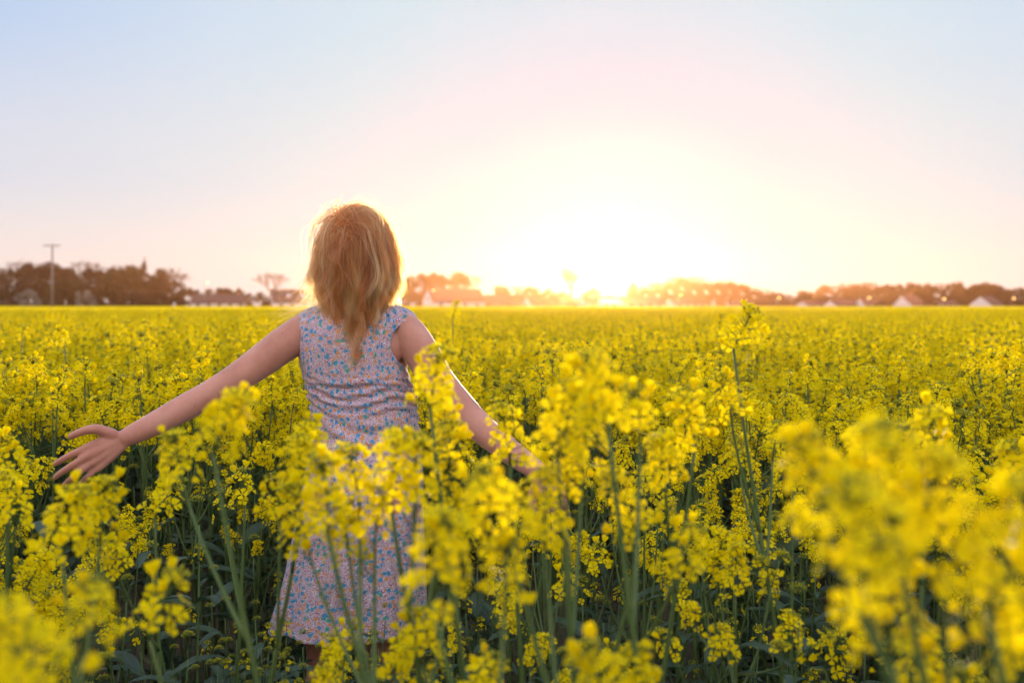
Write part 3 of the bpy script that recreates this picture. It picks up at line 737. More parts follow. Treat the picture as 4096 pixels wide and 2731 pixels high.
ZL = [  # z, left px edge, right px edge (at the body's distance), half depth
 (.505, 1078, 1694, .182), (.54, 1092, 1694, .176), (.62, 1128, 1692, .165), (.72, 1160, 1690, .152), (.82, 1190, 1686, .140), (.90, 1208, 1682, .131), (.98, 1228, 1676, .122),
 (1.05, 1243, 1669, .114), (1.10, 1246, 1664, .110), (1.15, 1238, 1655, .108), (1.20, 1222, 1640, .108), (1.25, 1203, 1620, .110), (1.30, 1193, 1625, .112), (1.34, 1186, 1640, .107),
 (1.37, 1184, 1654, .097), (1.392, 1190, 1656, .085), (1.408, 1222, 1628, .076), (1.420, 1268, 1584, .069), (1.432, 1316, 1540, .064), (1.440, 1338, 1522, .062)]
za = np.array(ZL); NU, NV = 220, 250
zz = np.concatenate([np.linspace(.508, 1.34, 190), np.linspace(1.343, 1.440, 60)])
dm = MB(); uvs = []
for j, z in enumerate(zz):
    xl = (np.interp(z, za[:, 0], za[:, 1]) - 2048) / FPX * TD; xr = (np.interp(z, za[:, 0], za[:, 2]) - 2048) / FPX * TD; ry = np.interp(z, za[:, 0], za[:, 3])
    cx, rx = (xl + xr) / 2, (xr - xl) / 2
    ex = 2.0 if z < 1.1 else 2.0 + .35 * min(1, (z - 1.1) / .2)
    for i in range(NU):
        a = 2 * math.pi * i / NU; ca, sa = math.cos(a), math.sin(a)
        x = math.copysign(abs(ca) ** (2 / ex), ca); y_ = math.copysign(abs(sa) ** (2 / ex), sa)
        # drape: soft vertical flutes growing to the hem, creases at the waist, gathers below the yoke
        fl = max(0, (1.02 - z) / .55); d_ = .011 * fl * math.sin(a * 7 + 1.3 * math.sin(z * 4) + .8) + .006 * fl * math.sin(a * 13 + 2 + z * 3) + .004 * fl * math.sin(a * 23 + z * 6)
        wst = math.exp(-((z - 1.165) / .045) ** 2)
        d_ += wst * (.007 * math.sin((z + .018 * math.sin(a * 3 + .7)) * 210 + a * 2.0) + .004 * math.sin(z * 370 + a * 5))
        d_ += .0055 * math.exp(-((z - 1.05) / .05) ** 2) * math.sin(z * 120 + a * 4 + 2 * math.sin(a * 3))
        ga = math.exp(-((z - 1.36) / .06) ** 2); d_ += ga * .0035 * math.sin(a * 34 + z * 10)
        d_ += .008 * mnoise.noise(Vector((math.cos(a) * 2.2, math.sin(a) * 2.2, z * 6))) * (1 if z < 1.36 else .4)
        k = 1 + d_ / max(rx, .05)
        zq = z - 0 + (.005 * math.sin(a * 5) if z < .52 else 0)
        # yoke slopes: neckline sits higher at the sides of the neck
        dm.v.append((cx + rx * x * k, CY - .005 + (ry + d_) * y_ - (.010 if sa < 0 and 1.2 < z < 1.38 else 0) * max(0, -sa), zq))
        uvs.append((a * .165, z))
AXL, AXR = SL, armR[1]
def cut(v):
    """true where the armholes are"""
    x, y_, z = v
    if z > 1.385: return False
    back = y_ < CY
    # her left: nearly straight edge seen from behind
    if x < (1189 - 2048) / FPX * TD + (.004 if back else .03) + .10 * max(0, 1.268 - z) * 4 and z > 1.245: return True
    xr_ = np.interp(z, [1.235, 1.262, 1.30, 1.335, 1.36, 1.385], [1640, 1600, 1572, 1574, 1600, 1650]) if back else np.interp(z, [1.235, 1.30, 1.385], [1640, 1600, 1640])
    return z > 1.24 and x > (xr_ - 2048) / FPX * TD
ca_ = [cut(v) for v in dm.v]
for j in range(NV - 1):
    for i in range(NU):
        q = (j * NU + i, j * NU + (i + 1) % NU, (j + 1) * NU + (i + 1) % NU, (j + 1) * NU + i)
        if sum(ca_[k] for k in q) >= 3: continue
        dm.f.append(q); dm.m.append(0)
ec = {}
for f in dm.f:
    for a_, b_ in zip(f, f[1:] + f[:1]): ec[(min(a_, b_), max(a_, b_))] = ec.get((min(a_, b_), max(a_, b_)), 0) + 1
nbm = {}
for (a_, b_), c_ in ec.items():
    if c_ == 1: nbm.setdefault(a_, []).append(b_); nbm.setdefault(b_, []).append(a_)
bv = [v for v in nbm if len(nbm[v]) == 2 and 1.15 < dm.v[v][2] < 1.40]
for _ in range(14):                # even out the armhole edges
    new = {v: tuple((dm.v[nbm[v][0]][k] + dm.v[nbm[v][1]][k] + dm.v[v][k]) / 3 for k in range(3)) for v in bv}
    for v in bv: dm.v[v] = new[v]
dress = dm.build('dress', [m_dress]); pchild(dress)
ul = dress.data.uv_layers.new(name='uv')
for li, lp in enumerate(dress.data.loops):
    u_, v_ = uvs[lp.vertex_index]
    ul.data[li].uv = (u_, v_)
for p_ in dress.data.polygons:     # close the seam of the pattern
    us = [ul.data[l].uv[0] for l in p_.loop_indices]
    if max(us) - min(us) > .5:
        for l in p_.loop_indices:
            if ul.data[l].uv[0] < .5: ul.data[l].uv[0] += 2 * math.pi * .165
sm = dress.modifiers.new('soften', 'SMOOTH'); sm.iterations = 2
sd = dress.modifiers.new('cloth', 'SOLIDIFY'); sd.thickness = .0018; sd.offset = 1

# ---- sandals
m_lea = plain('sandal_leather', (.16, .07, .03), (.22, .10, .05), 30, .5)
for s in (-1, 1):
    fy = CY + (.06 if s > 0 else -.05); ax_ = -.455 + s * .085; sb = MB()
    ring_loft(sb, [(Vector((ax_ + s * .004, fy + .06, z)), Vector((.046, 0, 0)), Vector((0, .135, 0))) for z in (.001, .012)], 24)
    for yy in (.02, .10):
        sb.tube([(ax_ - .044, fy + yy, .012), (ax_ - .034, fy + yy, .055), (ax_, fy + yy - .01, .078), (ax_ + .034, fy + yy, .055), (ax_ + .044, fy + yy, .012)], .0045, 6)
    pchild(sb.build('sandal', [m_lea]))

# ---- hair
m_hair, t = mat('blond_hair')
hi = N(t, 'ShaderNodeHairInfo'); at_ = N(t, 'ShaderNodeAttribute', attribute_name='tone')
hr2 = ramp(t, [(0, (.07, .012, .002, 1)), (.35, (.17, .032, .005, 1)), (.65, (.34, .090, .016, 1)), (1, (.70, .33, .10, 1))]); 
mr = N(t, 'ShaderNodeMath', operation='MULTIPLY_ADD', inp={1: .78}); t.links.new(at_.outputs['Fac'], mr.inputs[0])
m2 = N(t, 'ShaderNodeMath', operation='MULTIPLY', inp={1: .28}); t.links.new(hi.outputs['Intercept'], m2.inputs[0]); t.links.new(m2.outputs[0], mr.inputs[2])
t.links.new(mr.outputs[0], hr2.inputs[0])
hb = N(t, 'ShaderNodeBsdfHairPrincipled'); hb.parametrization = 'COLOR'; hb.inputs['Roughness'].default_value = .35; hb.inputs['Radial Roughness'].default_value = .5
t.links.new(hr2.outputs[0], hb.inputs['Color'])
o = N(t, 'ShaderNodeOutputMaterial'); t.links.new(hb.outputs[0], o.inputs['Surface'])
hg = np.random.default_rng(3)
def npv(v): return np.array([v.x, v.y, v.z])
Hc, Su, Sf, Ss = npv(HC), npv(up), npv(fwd), npv(side)
WH = npv(P(1376, 946, TD - .08)); 
def scalp_roots(n):
    out = []
    while len(out) < n:
        q = hg.normal(size=(4000, 3)); q /= np.linalg.norm(q, axis=1)[:, None]
        x, f, u = q[:, 0], q[:, 1], q[:, 2]
        keep = (u > -.72 + .0 * f) & ~((f > .30) & (u < .52)) & ~((f > .0) & (u < -.15) )
        out.extend(q[keep].tolist())
    return np.array(out[:n])
rad = np.array([.069, .092, .094])
def simulate(q, n, length, layer, puff, seed, curl=1.0, tailpull=True):
    """strands grow away from the whorl, then hang; pushed out of the skull, neck and shoulders"""
    r_ = np.random.default_rng(seed); m = len(q)
    B = np.stack([Ss, Sf, Su])
    root = Hc + (q * rad) @ B + Su * .012 - Sf * .008
    nrm = (q / rad) @ B; nrm /= np.linalg.norm(nrm, axis=1)[:, None]
    away = root - (WH + r_.normal(size=(m, 3)) * .014); away -= nrm * (away * nrm).sum(1)[:, None]; away /= np.linalg.norm(away, axis=1)[:, None] + 1e-6
    # front and top hair is swept over towards picture right
    topm = np.clip((root[:, 2] - WH[2] + .01) / .05, 0, 1)[:, None]
    sweep = np.array([.55, -.12, .10]) * topm
    d = away * .8 + nrm * puff[:, None] + sweep; d /= np.linalg.norm(d, axis=1)[:, None]
    st_ = length / (n - 1); p = root.copy(); out = [p.copy()]
    phase = r_.uniform(0, 6.28, (m, 3)); fr = r_.uniform(25, 55, (m, 1))
    back = np.clip(-(q[:, 1]) * 1.6 + .2, 0, 1) * np.clip(1.15 - abs(q[:, 0]) * 1.5, 0, 1)
    for k in range(1, n):
        s = k / (n - 1)
        gv = np.array([0, 0, -1.0]) * (.20 + .38 * s)
        wob = np.sin(phase + fr * s * length[:, None] ) * .062 * curl * (0.3 + s)
        d = d + gv + wob
        low = (p[:, 2] < 1.47)
        if tailpull:
            d[:, 0] += np.where(low, -np.sign(p[:, 0] + .463) * np.clip(abs(p[:, 0] + .463) - .028, 0, 1) * 3.0 * back, 0)
        d[:, 0] += np.sign(q[:, 0]) * .08 * np.clip(abs(q[:, 0]) - .35, 0, 1) * (s > .35) * (1 if s < .8 else -1.2)
        d /= np.linalg.norm(d, axis=1)[:, None]
        p = p + d * st_[:, None]
        # collisions
        for (c, rr, Bm) in ((Hc + Su * .008, rad + .004, B), (np.array([-.452, CY + .005, 1.245]), np.array([.185, .118, .182]), np.eye(3)), (np.array([-.450, CY, 1.42]), np.array([.058, .058, .10]), np.eye(3))):
            l = (p - c) @ Bm.T; R_ = rr + layer[:, None] * (1 if Bm is B else .5); kq = np.linalg.norm(l / R_, axis=1); ins = kq < 1
            if ins.any(): l[ins] /= kq[ins][:, None]; pn = c + l @ Bm; d[ins] = d[ins] * .6 + (pn[ins] - p[ins]) / st_[ins][:, None] * .4; p[ins] = pn[ins]
        out.append(p.copy())
    return np.stack(out, 1)
NS = 30
def lengths(q):
    root = Hc + (q * rad) @ np.stack([Ss, Sf, Su])
    sidev = abs(q[:, 0]); backv = np.clip(-q[:, 1], 0, 1)
    return np.clip(.155 + .185 * backv * (1 - sidev) ** .8 + .14 * np.clip(root[:, 2] - 1.58, 0, .1) / .1, .14, .50)
ng_ = 650
gq = scalp_roots(ng_)
gl = lengths(gq) * hg.uniform(.76, 1.12, ng_)
G = simulate(gq, NS, gl, hg.uniform(.001, .013, ng_), hg.uniform(.02, .20, ng_), 11, 4.2)
ns_ = 17000
sq = scalp_roots(ns_)
near = np.argmax(sq @ gq.T, axis=1)
S = simulate(sq, NS, lengths(sq) * hg.uniform(.72, 1.08, ns_), hg.uniform(.001, .012, ns_), hg.uniform(.02, .22, ns_), 12, 2.2)
tt = np.linspace(0, 1, NS)[None, :, None]
off = hg.normal(size=(ns_, 1, 3)) * .0045 * (.5 + .8 * tt)
K = .86 * np.clip((tt - .04) * 1.6, 0, 1)
root_off = (S[:, :1] - G[near][:, :1])
S = S * (1 - K) + (G[near] + root_off * (1 - tt) * .8 + off) * K
# loose flyaway strands
nf = 320
fq = scalp_roots(nf); fq = fq[np.argsort(-fq[:, 2])]
F_ = simulate(fq, NS, lengths(fq) * hg.uniform(.6, 1.1, nf), hg.uniform(.008, .026, nf), hg.uniform(.3, .8, nf), 13, 3.2, False)
F_[:, :, 0] += np.where(F_[:, :, 0] < -.47, -.02, .012) * np.linspace(0, 1, NS)[None] ** 2
# windblown wisps at the picture left of the neck
nw = 520
wq = scalp_roots(6000); wq = wq[(wq[:, 0] < -.45) & (wq[:, 2] < .3)][:nw]; nw = len(wq)
W_ = simulate(wq, NS, hg.uniform(.15, .25, nw), hg.uniform(.002, .02, nw), hg.uniform(.1, .5, nw), 14, 2.5, False)
s_ = np.clip((np.linspace(0, 1, NS)[None] - .45) / .55, 0, 1) ** 1.5
amp = hg.uniform(.0, 1.0, nw)[:, None] ** 1.5
W_[:, :, 0] -= s_ * amp * .11; W_[:, :, 2] += s_ * amp * .045 + .008 * np.sin(np.linspace(0, 14, NS)[None] + hg.uniform(0, 6, nw)[:, None]) * s_
ALL = np.concatenate([S, F_, W_]); NA = len(ALL)
hc_ = bpy.data.hair_curves.new('hair'); hc_.add_curves([NS] * NA)
hc_.position_data.foreach_set('vector', ALL.astype(np.float32).ravel())
ra = hc_.attributes.get('radius') or hc_.attributes.new('radius', 'FLOAT', 'POINT')
rr_ = np.tile((1 - np.linspace(0, 1, NS) ** 2 * .75), (NA, 1)); rr_[:ns_] *= .00033; rr_[ns_:] *= .00015
ra.data.foreach_set('value', rr_.astype(np.float32).ravel())
gt = hg.uniform(0, 1, ng_) ** 1.3
tone = np.concatenate([gt[near] * .75 + hg.uniform(0, .25, ns_), hg.uniform(.4, 1, NA - ns_)])
ta = hc_.attributes.new('tone', 'FLOAT', 'CURVE'); ta.data.foreach_set('value', tone.astype(np.float32))
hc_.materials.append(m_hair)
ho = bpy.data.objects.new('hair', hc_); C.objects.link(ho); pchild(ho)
tag(ho, 'tousled shoulder-length blond-brown hair')
# scalp layer under the strands so no skin shows between them
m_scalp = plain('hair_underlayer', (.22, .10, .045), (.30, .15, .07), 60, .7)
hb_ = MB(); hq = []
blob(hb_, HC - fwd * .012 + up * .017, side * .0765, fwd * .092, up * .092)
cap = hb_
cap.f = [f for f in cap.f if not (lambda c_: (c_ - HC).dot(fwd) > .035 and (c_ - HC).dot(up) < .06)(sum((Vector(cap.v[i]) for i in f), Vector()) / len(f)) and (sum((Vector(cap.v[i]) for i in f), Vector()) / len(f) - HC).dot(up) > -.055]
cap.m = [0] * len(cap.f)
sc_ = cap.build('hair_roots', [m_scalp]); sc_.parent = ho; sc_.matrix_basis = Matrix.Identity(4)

# ------------------------------------------------------------------ far trees
M_BARK = plain('bark', (.10, .065, .045), (.16, .11, .08), 3, .9)
M_TWIG = plain('twigs', (.08, .045, .035), (.12, .07, .055), 3, .9)
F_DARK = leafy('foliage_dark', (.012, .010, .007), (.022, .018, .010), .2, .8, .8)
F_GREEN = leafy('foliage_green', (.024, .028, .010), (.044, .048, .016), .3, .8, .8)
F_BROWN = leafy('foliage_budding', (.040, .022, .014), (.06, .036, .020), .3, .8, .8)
F_PALE = leafy('blossom_grey', (.22, .23, .20), (.32, .32, .27), .3, .8, .8)
def leaf_cards(mb, c, r, n, size, rg, m=0):
    for _ in range(n):
        while True:
            v = Vector((rg.uniform(-1, 1), rg.uniform(-1, 1), rg.uniform(-1, 1)))
            if .35 < v.length < 1: break
        p = c + Vector((v.x * r[0], v.y * r[1], v.z * r[2])); s = size * rg.uniform(.6, 1.3)
        F = Matrix.Translation(p) @ Matrix.Rotation(rg.uniform(0, 6.28), 4, 'Z') @ Matrix.Rotation(rg.uniform(-1.4, 1.4), 4, 'X')
        mb.add([(-s, -.3 * s, 0), (0, -s * .6, .1 * s), (s, 0, 0), (.1 * s, s * .6, -.1 * s)], [(0, 1, 2, 3)], m, F)
def leafy_tree(kind, rg):
    """unit-height tree: (trunk, crown)"""
    tr, cw = MB(), MB(); trunk_h = {'round': .30, 'wide': .2, 'oval': .25, 'bush': .05, 'conifer': .95}[kind]
    tr.tube([(0, 0, 0), (.01, 0, trunk_h * .5), (0, .01, max(trunk_h, .3) + .15)], [.028, .022, .008], 7)
    if kind == 'conifer':
        for k in range(16):
            f = k / 15; r = .25 * (1 - f) ** .8 + .012; z = .10 + .86 * f
            for q in range(max(2, int(7 * (1 - f)))):
                a = rg.uniform(0, 6.28); rr = r * rg.uniform(.3, .9); leaf_cards(cw, Vector((rr * math.cos(a), rr * math.sin(a), z - .03 * rr)), (.07 * (1.2 - f), .07 * (1.2 - f), .04), 34, .024, rg)
        return tr, cw
    w = {'round': .42, 'wide': .60, 'oval': .30, 'bush': .60}[kind]; zc = {'round': .56, 'wide': .54, 'oval': .55, 'bush': .45}[kind]; hz = {'round': .42, 'wide': .42, 'oval': .44, 'bush': .50}[kind]
    lob = []
    for k in range({'bush': 26}.get(kind, 40)):
        a = rg.uniform(0, 6.28); u = rg.uniform(-.9, 1); q = math.sqrt(max(0, 1 - u * u)) * rg.uniform(.55, 1)
        c = Vector((w * q * math.cos(a) * .85, w * q * math.sin(a) * .85, zc + hz * u * .85 * rg.uniform(.8, 1.05))); rr = rg.uniform(.08, .17)
        lob.append(c); leaf_cards(cw, c, (rr, rr, rr * .8), int(80 * (rr / .1) ** 2), .030, rg)
    for k in range(9):
        c = lob[k * 2]; tr.tube([(0, 0, trunk_h * rg.uniform(.6, 1.1)), (c.x * .5, c.y * .5, (trunk_h + c.z) * .5 + .03), tuple(c)], [.012, .008, .003], 5)
    return tr, cw
def bare_tree(w, zc, hz, rg, ntip=420, low=.15):
    """unit-height leafless tree: trunk and limbs, and a crown of fine branches"""
    tr, cw = MB(), MB()
    def grow(p, d, L, r, lev):
        e = p + d * L; mid = (p + e) / 2 + Vector((rg.uniform(-1, 1), rg.uniform(-1, 1), rg.uniform(-.5, 1))) * L * .08
        (tr if lev < 2 else cw).tube([p, mid, e], [r, r * .8, r * .6], 5 if lev < 2 else 3, 0, cap=False)
        if lev >= 6: return
        for k in range(3 if lev < 3 else 2 + (rg.random() < .5)):
            ax_ = Vector((rg.uniform(-1, 1), rg.uniform(-1, 1), rg.uniform(-.3, .6))).normalized()
            nd = (d + ax_ * rg.uniform(.45, .85)).normalized()
            q = e + nd * L * .7; rel = Vector((q.x / w, q.y / w, (q.z - zc) / hz))
            if rel.length > 1: nd = (nd - Vector((q.x / w, q.y / w, (q.z - zc) / hz)) * .45).normalized(); nd.z = max(nd.z, -.2)
            grow(e if k else mid.lerp(e, .8), nd, L * rg.uniform(.62, .80), r * .68, lev + 1)
    tr.tube([(0, 0, 0), (0, 0, low), (0, 0, low + .12)], [.022, .018, .015], 7)
    grow(Vector((0, 0, low)), Vector((0, 0, 1)), .22, .014, 0); grow(Vector((0, 0, low + .1)), Vector((rg.uniform(-.4, .4), .1, 1)).normalized(), .2, .012, 1)
    zs = [v[2] for v in cw.v]; top = max(zs) if zs else 1
    k = 1.0 / top
    tr.v = [(x, y_, z * k) for x, y_, z in tr.v]; cw.v = [(x, y_, z * k) for x, y_, z in cw.v]
    return tr, cw
TP = {}
trg = random.Random(21)
for kind in ('round', 'wide', 'oval', 'bush', 'conifer'):
    for v in range(2): TP[(kind, v)] = leafy_tree(kind, trg)
TP[('bare', 0)] = bare_tree(.42, .6, .42, trg); TP[('bare', 1)] = bare_tree(.34, .6, .42, trg); TP[('bare', 2)] = bare_tree(.50, .55, .45, trg, low=.22)
TW = {}
for k_, (a_, b_) in TP.items():
    xs = [v[0] for v in b_.v]; TW[k_] = (min(xs), max(xs), max(v[2] for v in b_.v))
meshes = {}
def tree(cx, width, top, kind, var, fol, label, group=None, D=300):
    key = (kind, var); lo, hi, tz = TW[key]
    H = CAMZ + (HY - top) / FPX * D; sx = width / FPX * D / (hi - lo); sz = H / tz
    x = (cx - 2048) / FPX * D - (lo + hi) / 2 * sx
    t_ = thing('bare_tree' if kind == 'bare' else ('conifer' if kind == 'conifer' else ('bush' if kind == 'bush' else 'leafy_tree')), (x, D, -.05), label, 'bush' if kind == 'bush' else 'tree', group)
    t_.scale = (sx, sx, sz)
    if (key, 't') not in meshes: meshes[(key, 't')] = TP[key][0].mesh('trunk', [M_BARK])
    fm = {'dark': F_DARK, 'green': F_GREEN, 'brown': F_BROWN, 'pale': F_PALE, 'twig': M_TWIG}[fol]
    if (key, fol) not in meshes: meshes[(key, fol)] = TP[key][1].mesh('crown', [fm])
    link('trunk', meshes[(key, 't')], t_); link('crown', meshes[(key, fol)], t_)
    return t_
g1 = 'trees behind the field on the left'
TREES = [ # cx, width, top, kind, variant, foliage, label, distance
 (105, 190, 1032, 'bare', 0, 'twig', 'pinkish bare tree rising left of the utility pole', 325), (15, 130, 1065, 'bare', 1, 'twig', 'bare tree cut by the left picture edge', 325),
 (40, 150, 1075, 'wide', 0, 'dark', 'dark broad tree at the left edge', 315), (130, 170, 1052, 'round', 1, 'dark', 'dark round tree just left of the utility pole', 316),
 (205, 120, 1045, 'oval', 0, 'dark', 'tall dark tree right behind the utility pole', 318), (270, 130, 1060, 'round', 0, 'brown', 'brown tree right of the utility pole', 318),
 (343, 150, 1032, 'bare', 0, 'twig', 'tall bare tree behind the round dark tree', 326), (370, 130, 1070, 'round', 1, 'dark', 'small dark tree under the tall bare crown', 312),
 (290, 130, 1106, 'round', 0, 'green', 'low bright green rounded tree', 300), (120, 110, 1155, 'bush', 0, 'pale', 'grey blossoming shrub near the utility pole', 292),
 (215, 90, 1140, 'bush', 1, 'green', 'green shrub at the foot of the utility pole', 300), (345, 90, 1160, 'bush', 1, 'pale', 'pale shrub right of the bright green tree', 294),
 (30, 120, 1140, 'bush', 1, 'dark', 'dark shrub in the far left corner of the hedge', 300), (500, 210, 1060, 'wide', 1, 'green', 'widest green tree left of the dark conifer', 303), (460, 110, 1068, 'round', 1, 'green', 'left shoulder of green crowns beside the widest tree', 306),
 (500, 190, 1042, 'bare', 2, 'twig', 'bare tree behind the widest green tree', 328), (585, 110, 1043, 'conifer', 0, 'dark', 'pointed dark conifer left of the long low house', 310), (630, 110, 1072, 'oval', 1, 'dark', 'dark oval tree right of the conifer', 311),
 (690, 130, 1066, 'bare', 1, 'twig', 'brownish bare tree sloping right of the conifer', 320), (690, 130, 1120, 'wide', 0, 'brown', 'low brown tree below the sloping bare one', 305), (420, 100, 1150, 'bush', 0, 'dark', 'dark shrub between the green trees', 300),
 (760, 110, 1148, 'bush', 0, 'brown', 'brown hedge shrub left of the long low house', 306), (830, 120, 1152, 'bush', 1, 'brown', 'brown shrub behind the long low roof', 318), (905, 90, 1146, 'round', 0, 'brown', 'little tree behind the end of the long low house', 318), (955, 90, 1150, 'bush', 0, 'green', 'green shrub behind the end of the long low house', 312),
 (1035, 110, 1166, 'bush', 1, 'brown', 'brown shrub left of the white gabled house', 300), (1085, 150, 1083, 'bare', 0, 'twig', 'round bare tree standing alone above the white gabled house', 320), (540, 100, 1165, 'bush', 1, 'dark', 'dark shrub at the foot of the conifer', 299), (640, 110, 1160, 'bush', 0, 'dark', 'dark shrub below the oval dark tree', 299),
 (1670, 170, 1092, 'wide', 0, 'brown', 'big brown tree beside her right shoulder', 312), (1740, 110, 1088, 'round', 1, 'brown', 'tree behind the gable of the hip-high red roof', 316), (1610, 120, 1110, 'bare', 2, 'twig', 'bare tree partly behind her hair', 322),
 (1835, 120, 1086, 'oval', 0, 'brown', 'peaked tree above the chimney house', 318), (1880, 130, 1092, 'bare', 0, 'twig', 'bare tree right of the peaked tree', 322), (2010, 80, 1138, 'round', 0, 'brown', 'small round tree above the barn', 316), (2080, 80, 1142, 'bare', 1, 'twig', 'bare tree above the barn end', 316), (2120, 80, 1144, 'round', 1, 'brown', 'small tree right of the barn end', 316),
 (2190, 100, 1152, 'bush', 0, 'brown', 'rounded bush left of the tall oval tree', 305), (2285, 105, 1068, 'bare', 1, 'twig', 'tall oval leafless tree next to the sun', 318), (2250, 110, 1165, 'bush', 1, 'brown', 'bush at the foot of the tall oval tree', 304), (2370, 120, 1150, 'bush', 0, 'brown', 'bush left of the sun', 318),
 (2445, 90, 1180, 'bush', 1, 'brown', 'lowest bush straight under the sun', 318), (2530, 50, 1125, 'oval', 1, 'brown', 'slim tree right under the sun', 318),
 (3090, 90, 1165, 'bush', 0, 'brown', 'bush in the dip right of the wood', 310), (3160, 100, 1178, 'bush', 1, 'brown', 'lowest bush in the dip right of the wood', 312),
 (3940, 140, 1128, 'round', 1, 'dark', 'darkest tree at the right end', 308), (3900, 90, 1136, 'oval', 0, 'dark', 'dark oval tree left of the darkest one', 310), (4065, 100, 1147, 'wide', 0, 'dark', 'dark tree at the right picture edge', 306),
 (3480, 90, 1122, 'bare', 0, 'twig', 'tall bare tree in the middle of the right treeline', 322), (3385, 80, 1128, 'bare', 1, 'twig', 'bare tree left of the middle of the right treeline', 322)]
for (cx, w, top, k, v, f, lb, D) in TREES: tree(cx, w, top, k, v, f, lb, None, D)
wr_ = random.Random(4)
for i in range(22):        # the wood right of the sun
    cx = 2560 + i * 24; top = float(np.interp(cx, [2540, 2640, 2720, 2900, 3000, 3080], [1150, 1110, 1094, 1100, 1114, 1158])) + wr_.uniform(-6, 30)
    if i % 2: tree(cx, 78, top + 10, 'round', i % 2, 'brown', 'budding brown tree in the wood right of the sun', 'budding trees of the wood right of the sun', 312 + wr_.uniform(-3, 8))
    else: tree(cx, 120, top, 'bare', i % 3, 'twig', 'leafless tree in the wood right of the sun', 'leafless trees of the wood right of the sun', 320 + wr_.uniform(-4, 8))
for i in range(24):        # the treeline on the right
    cx = 3225 + i * 36; top = float(np.interp(cx, [3200, 3300, 3400, 3600, 3800, 3950, 4096], [1168, 1144, 1134, 1131, 1130, 1132, 1144])) + wr_.uniform(-8, 22)
    kd = ('round', 'wide', 'oval')[i % 3]
    if i % 4 == 3: tree(cx, 90, top - 6, 'bare', i % 3, 'twig', 'leafless tree in the right-hand treeline behind the gabled houses', 'leafless trees of the right treeline', 322)
    else: tree(cx, 84, top, kd, i % 2, 'brown', 'rounded brown tree in the right-hand treeline behind the gabled houses', 'leafy trees of the right treeline', 312 + wr_.uniform(-4, 6))
for i in range(12):        # low shrubs on the left
    cx = 10 + i * 62
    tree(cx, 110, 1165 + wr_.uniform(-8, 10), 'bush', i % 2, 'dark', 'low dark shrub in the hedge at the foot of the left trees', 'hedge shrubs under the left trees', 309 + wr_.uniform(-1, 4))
for i in range(30):        # low shrubs that close the foot of the treelines
    cx = 1560 + i * 86 + wr_.uniform(-15, 15)
    tree(cx, 120, 1176 + wr_.uniform(-8, 12), 'bush', i % 2, 'brown', 'low brown shrub in the hedge at the foot of the far trees', 'hedge shrubs at the far end of the field', 306 + wr_.uniform(-1, 4))

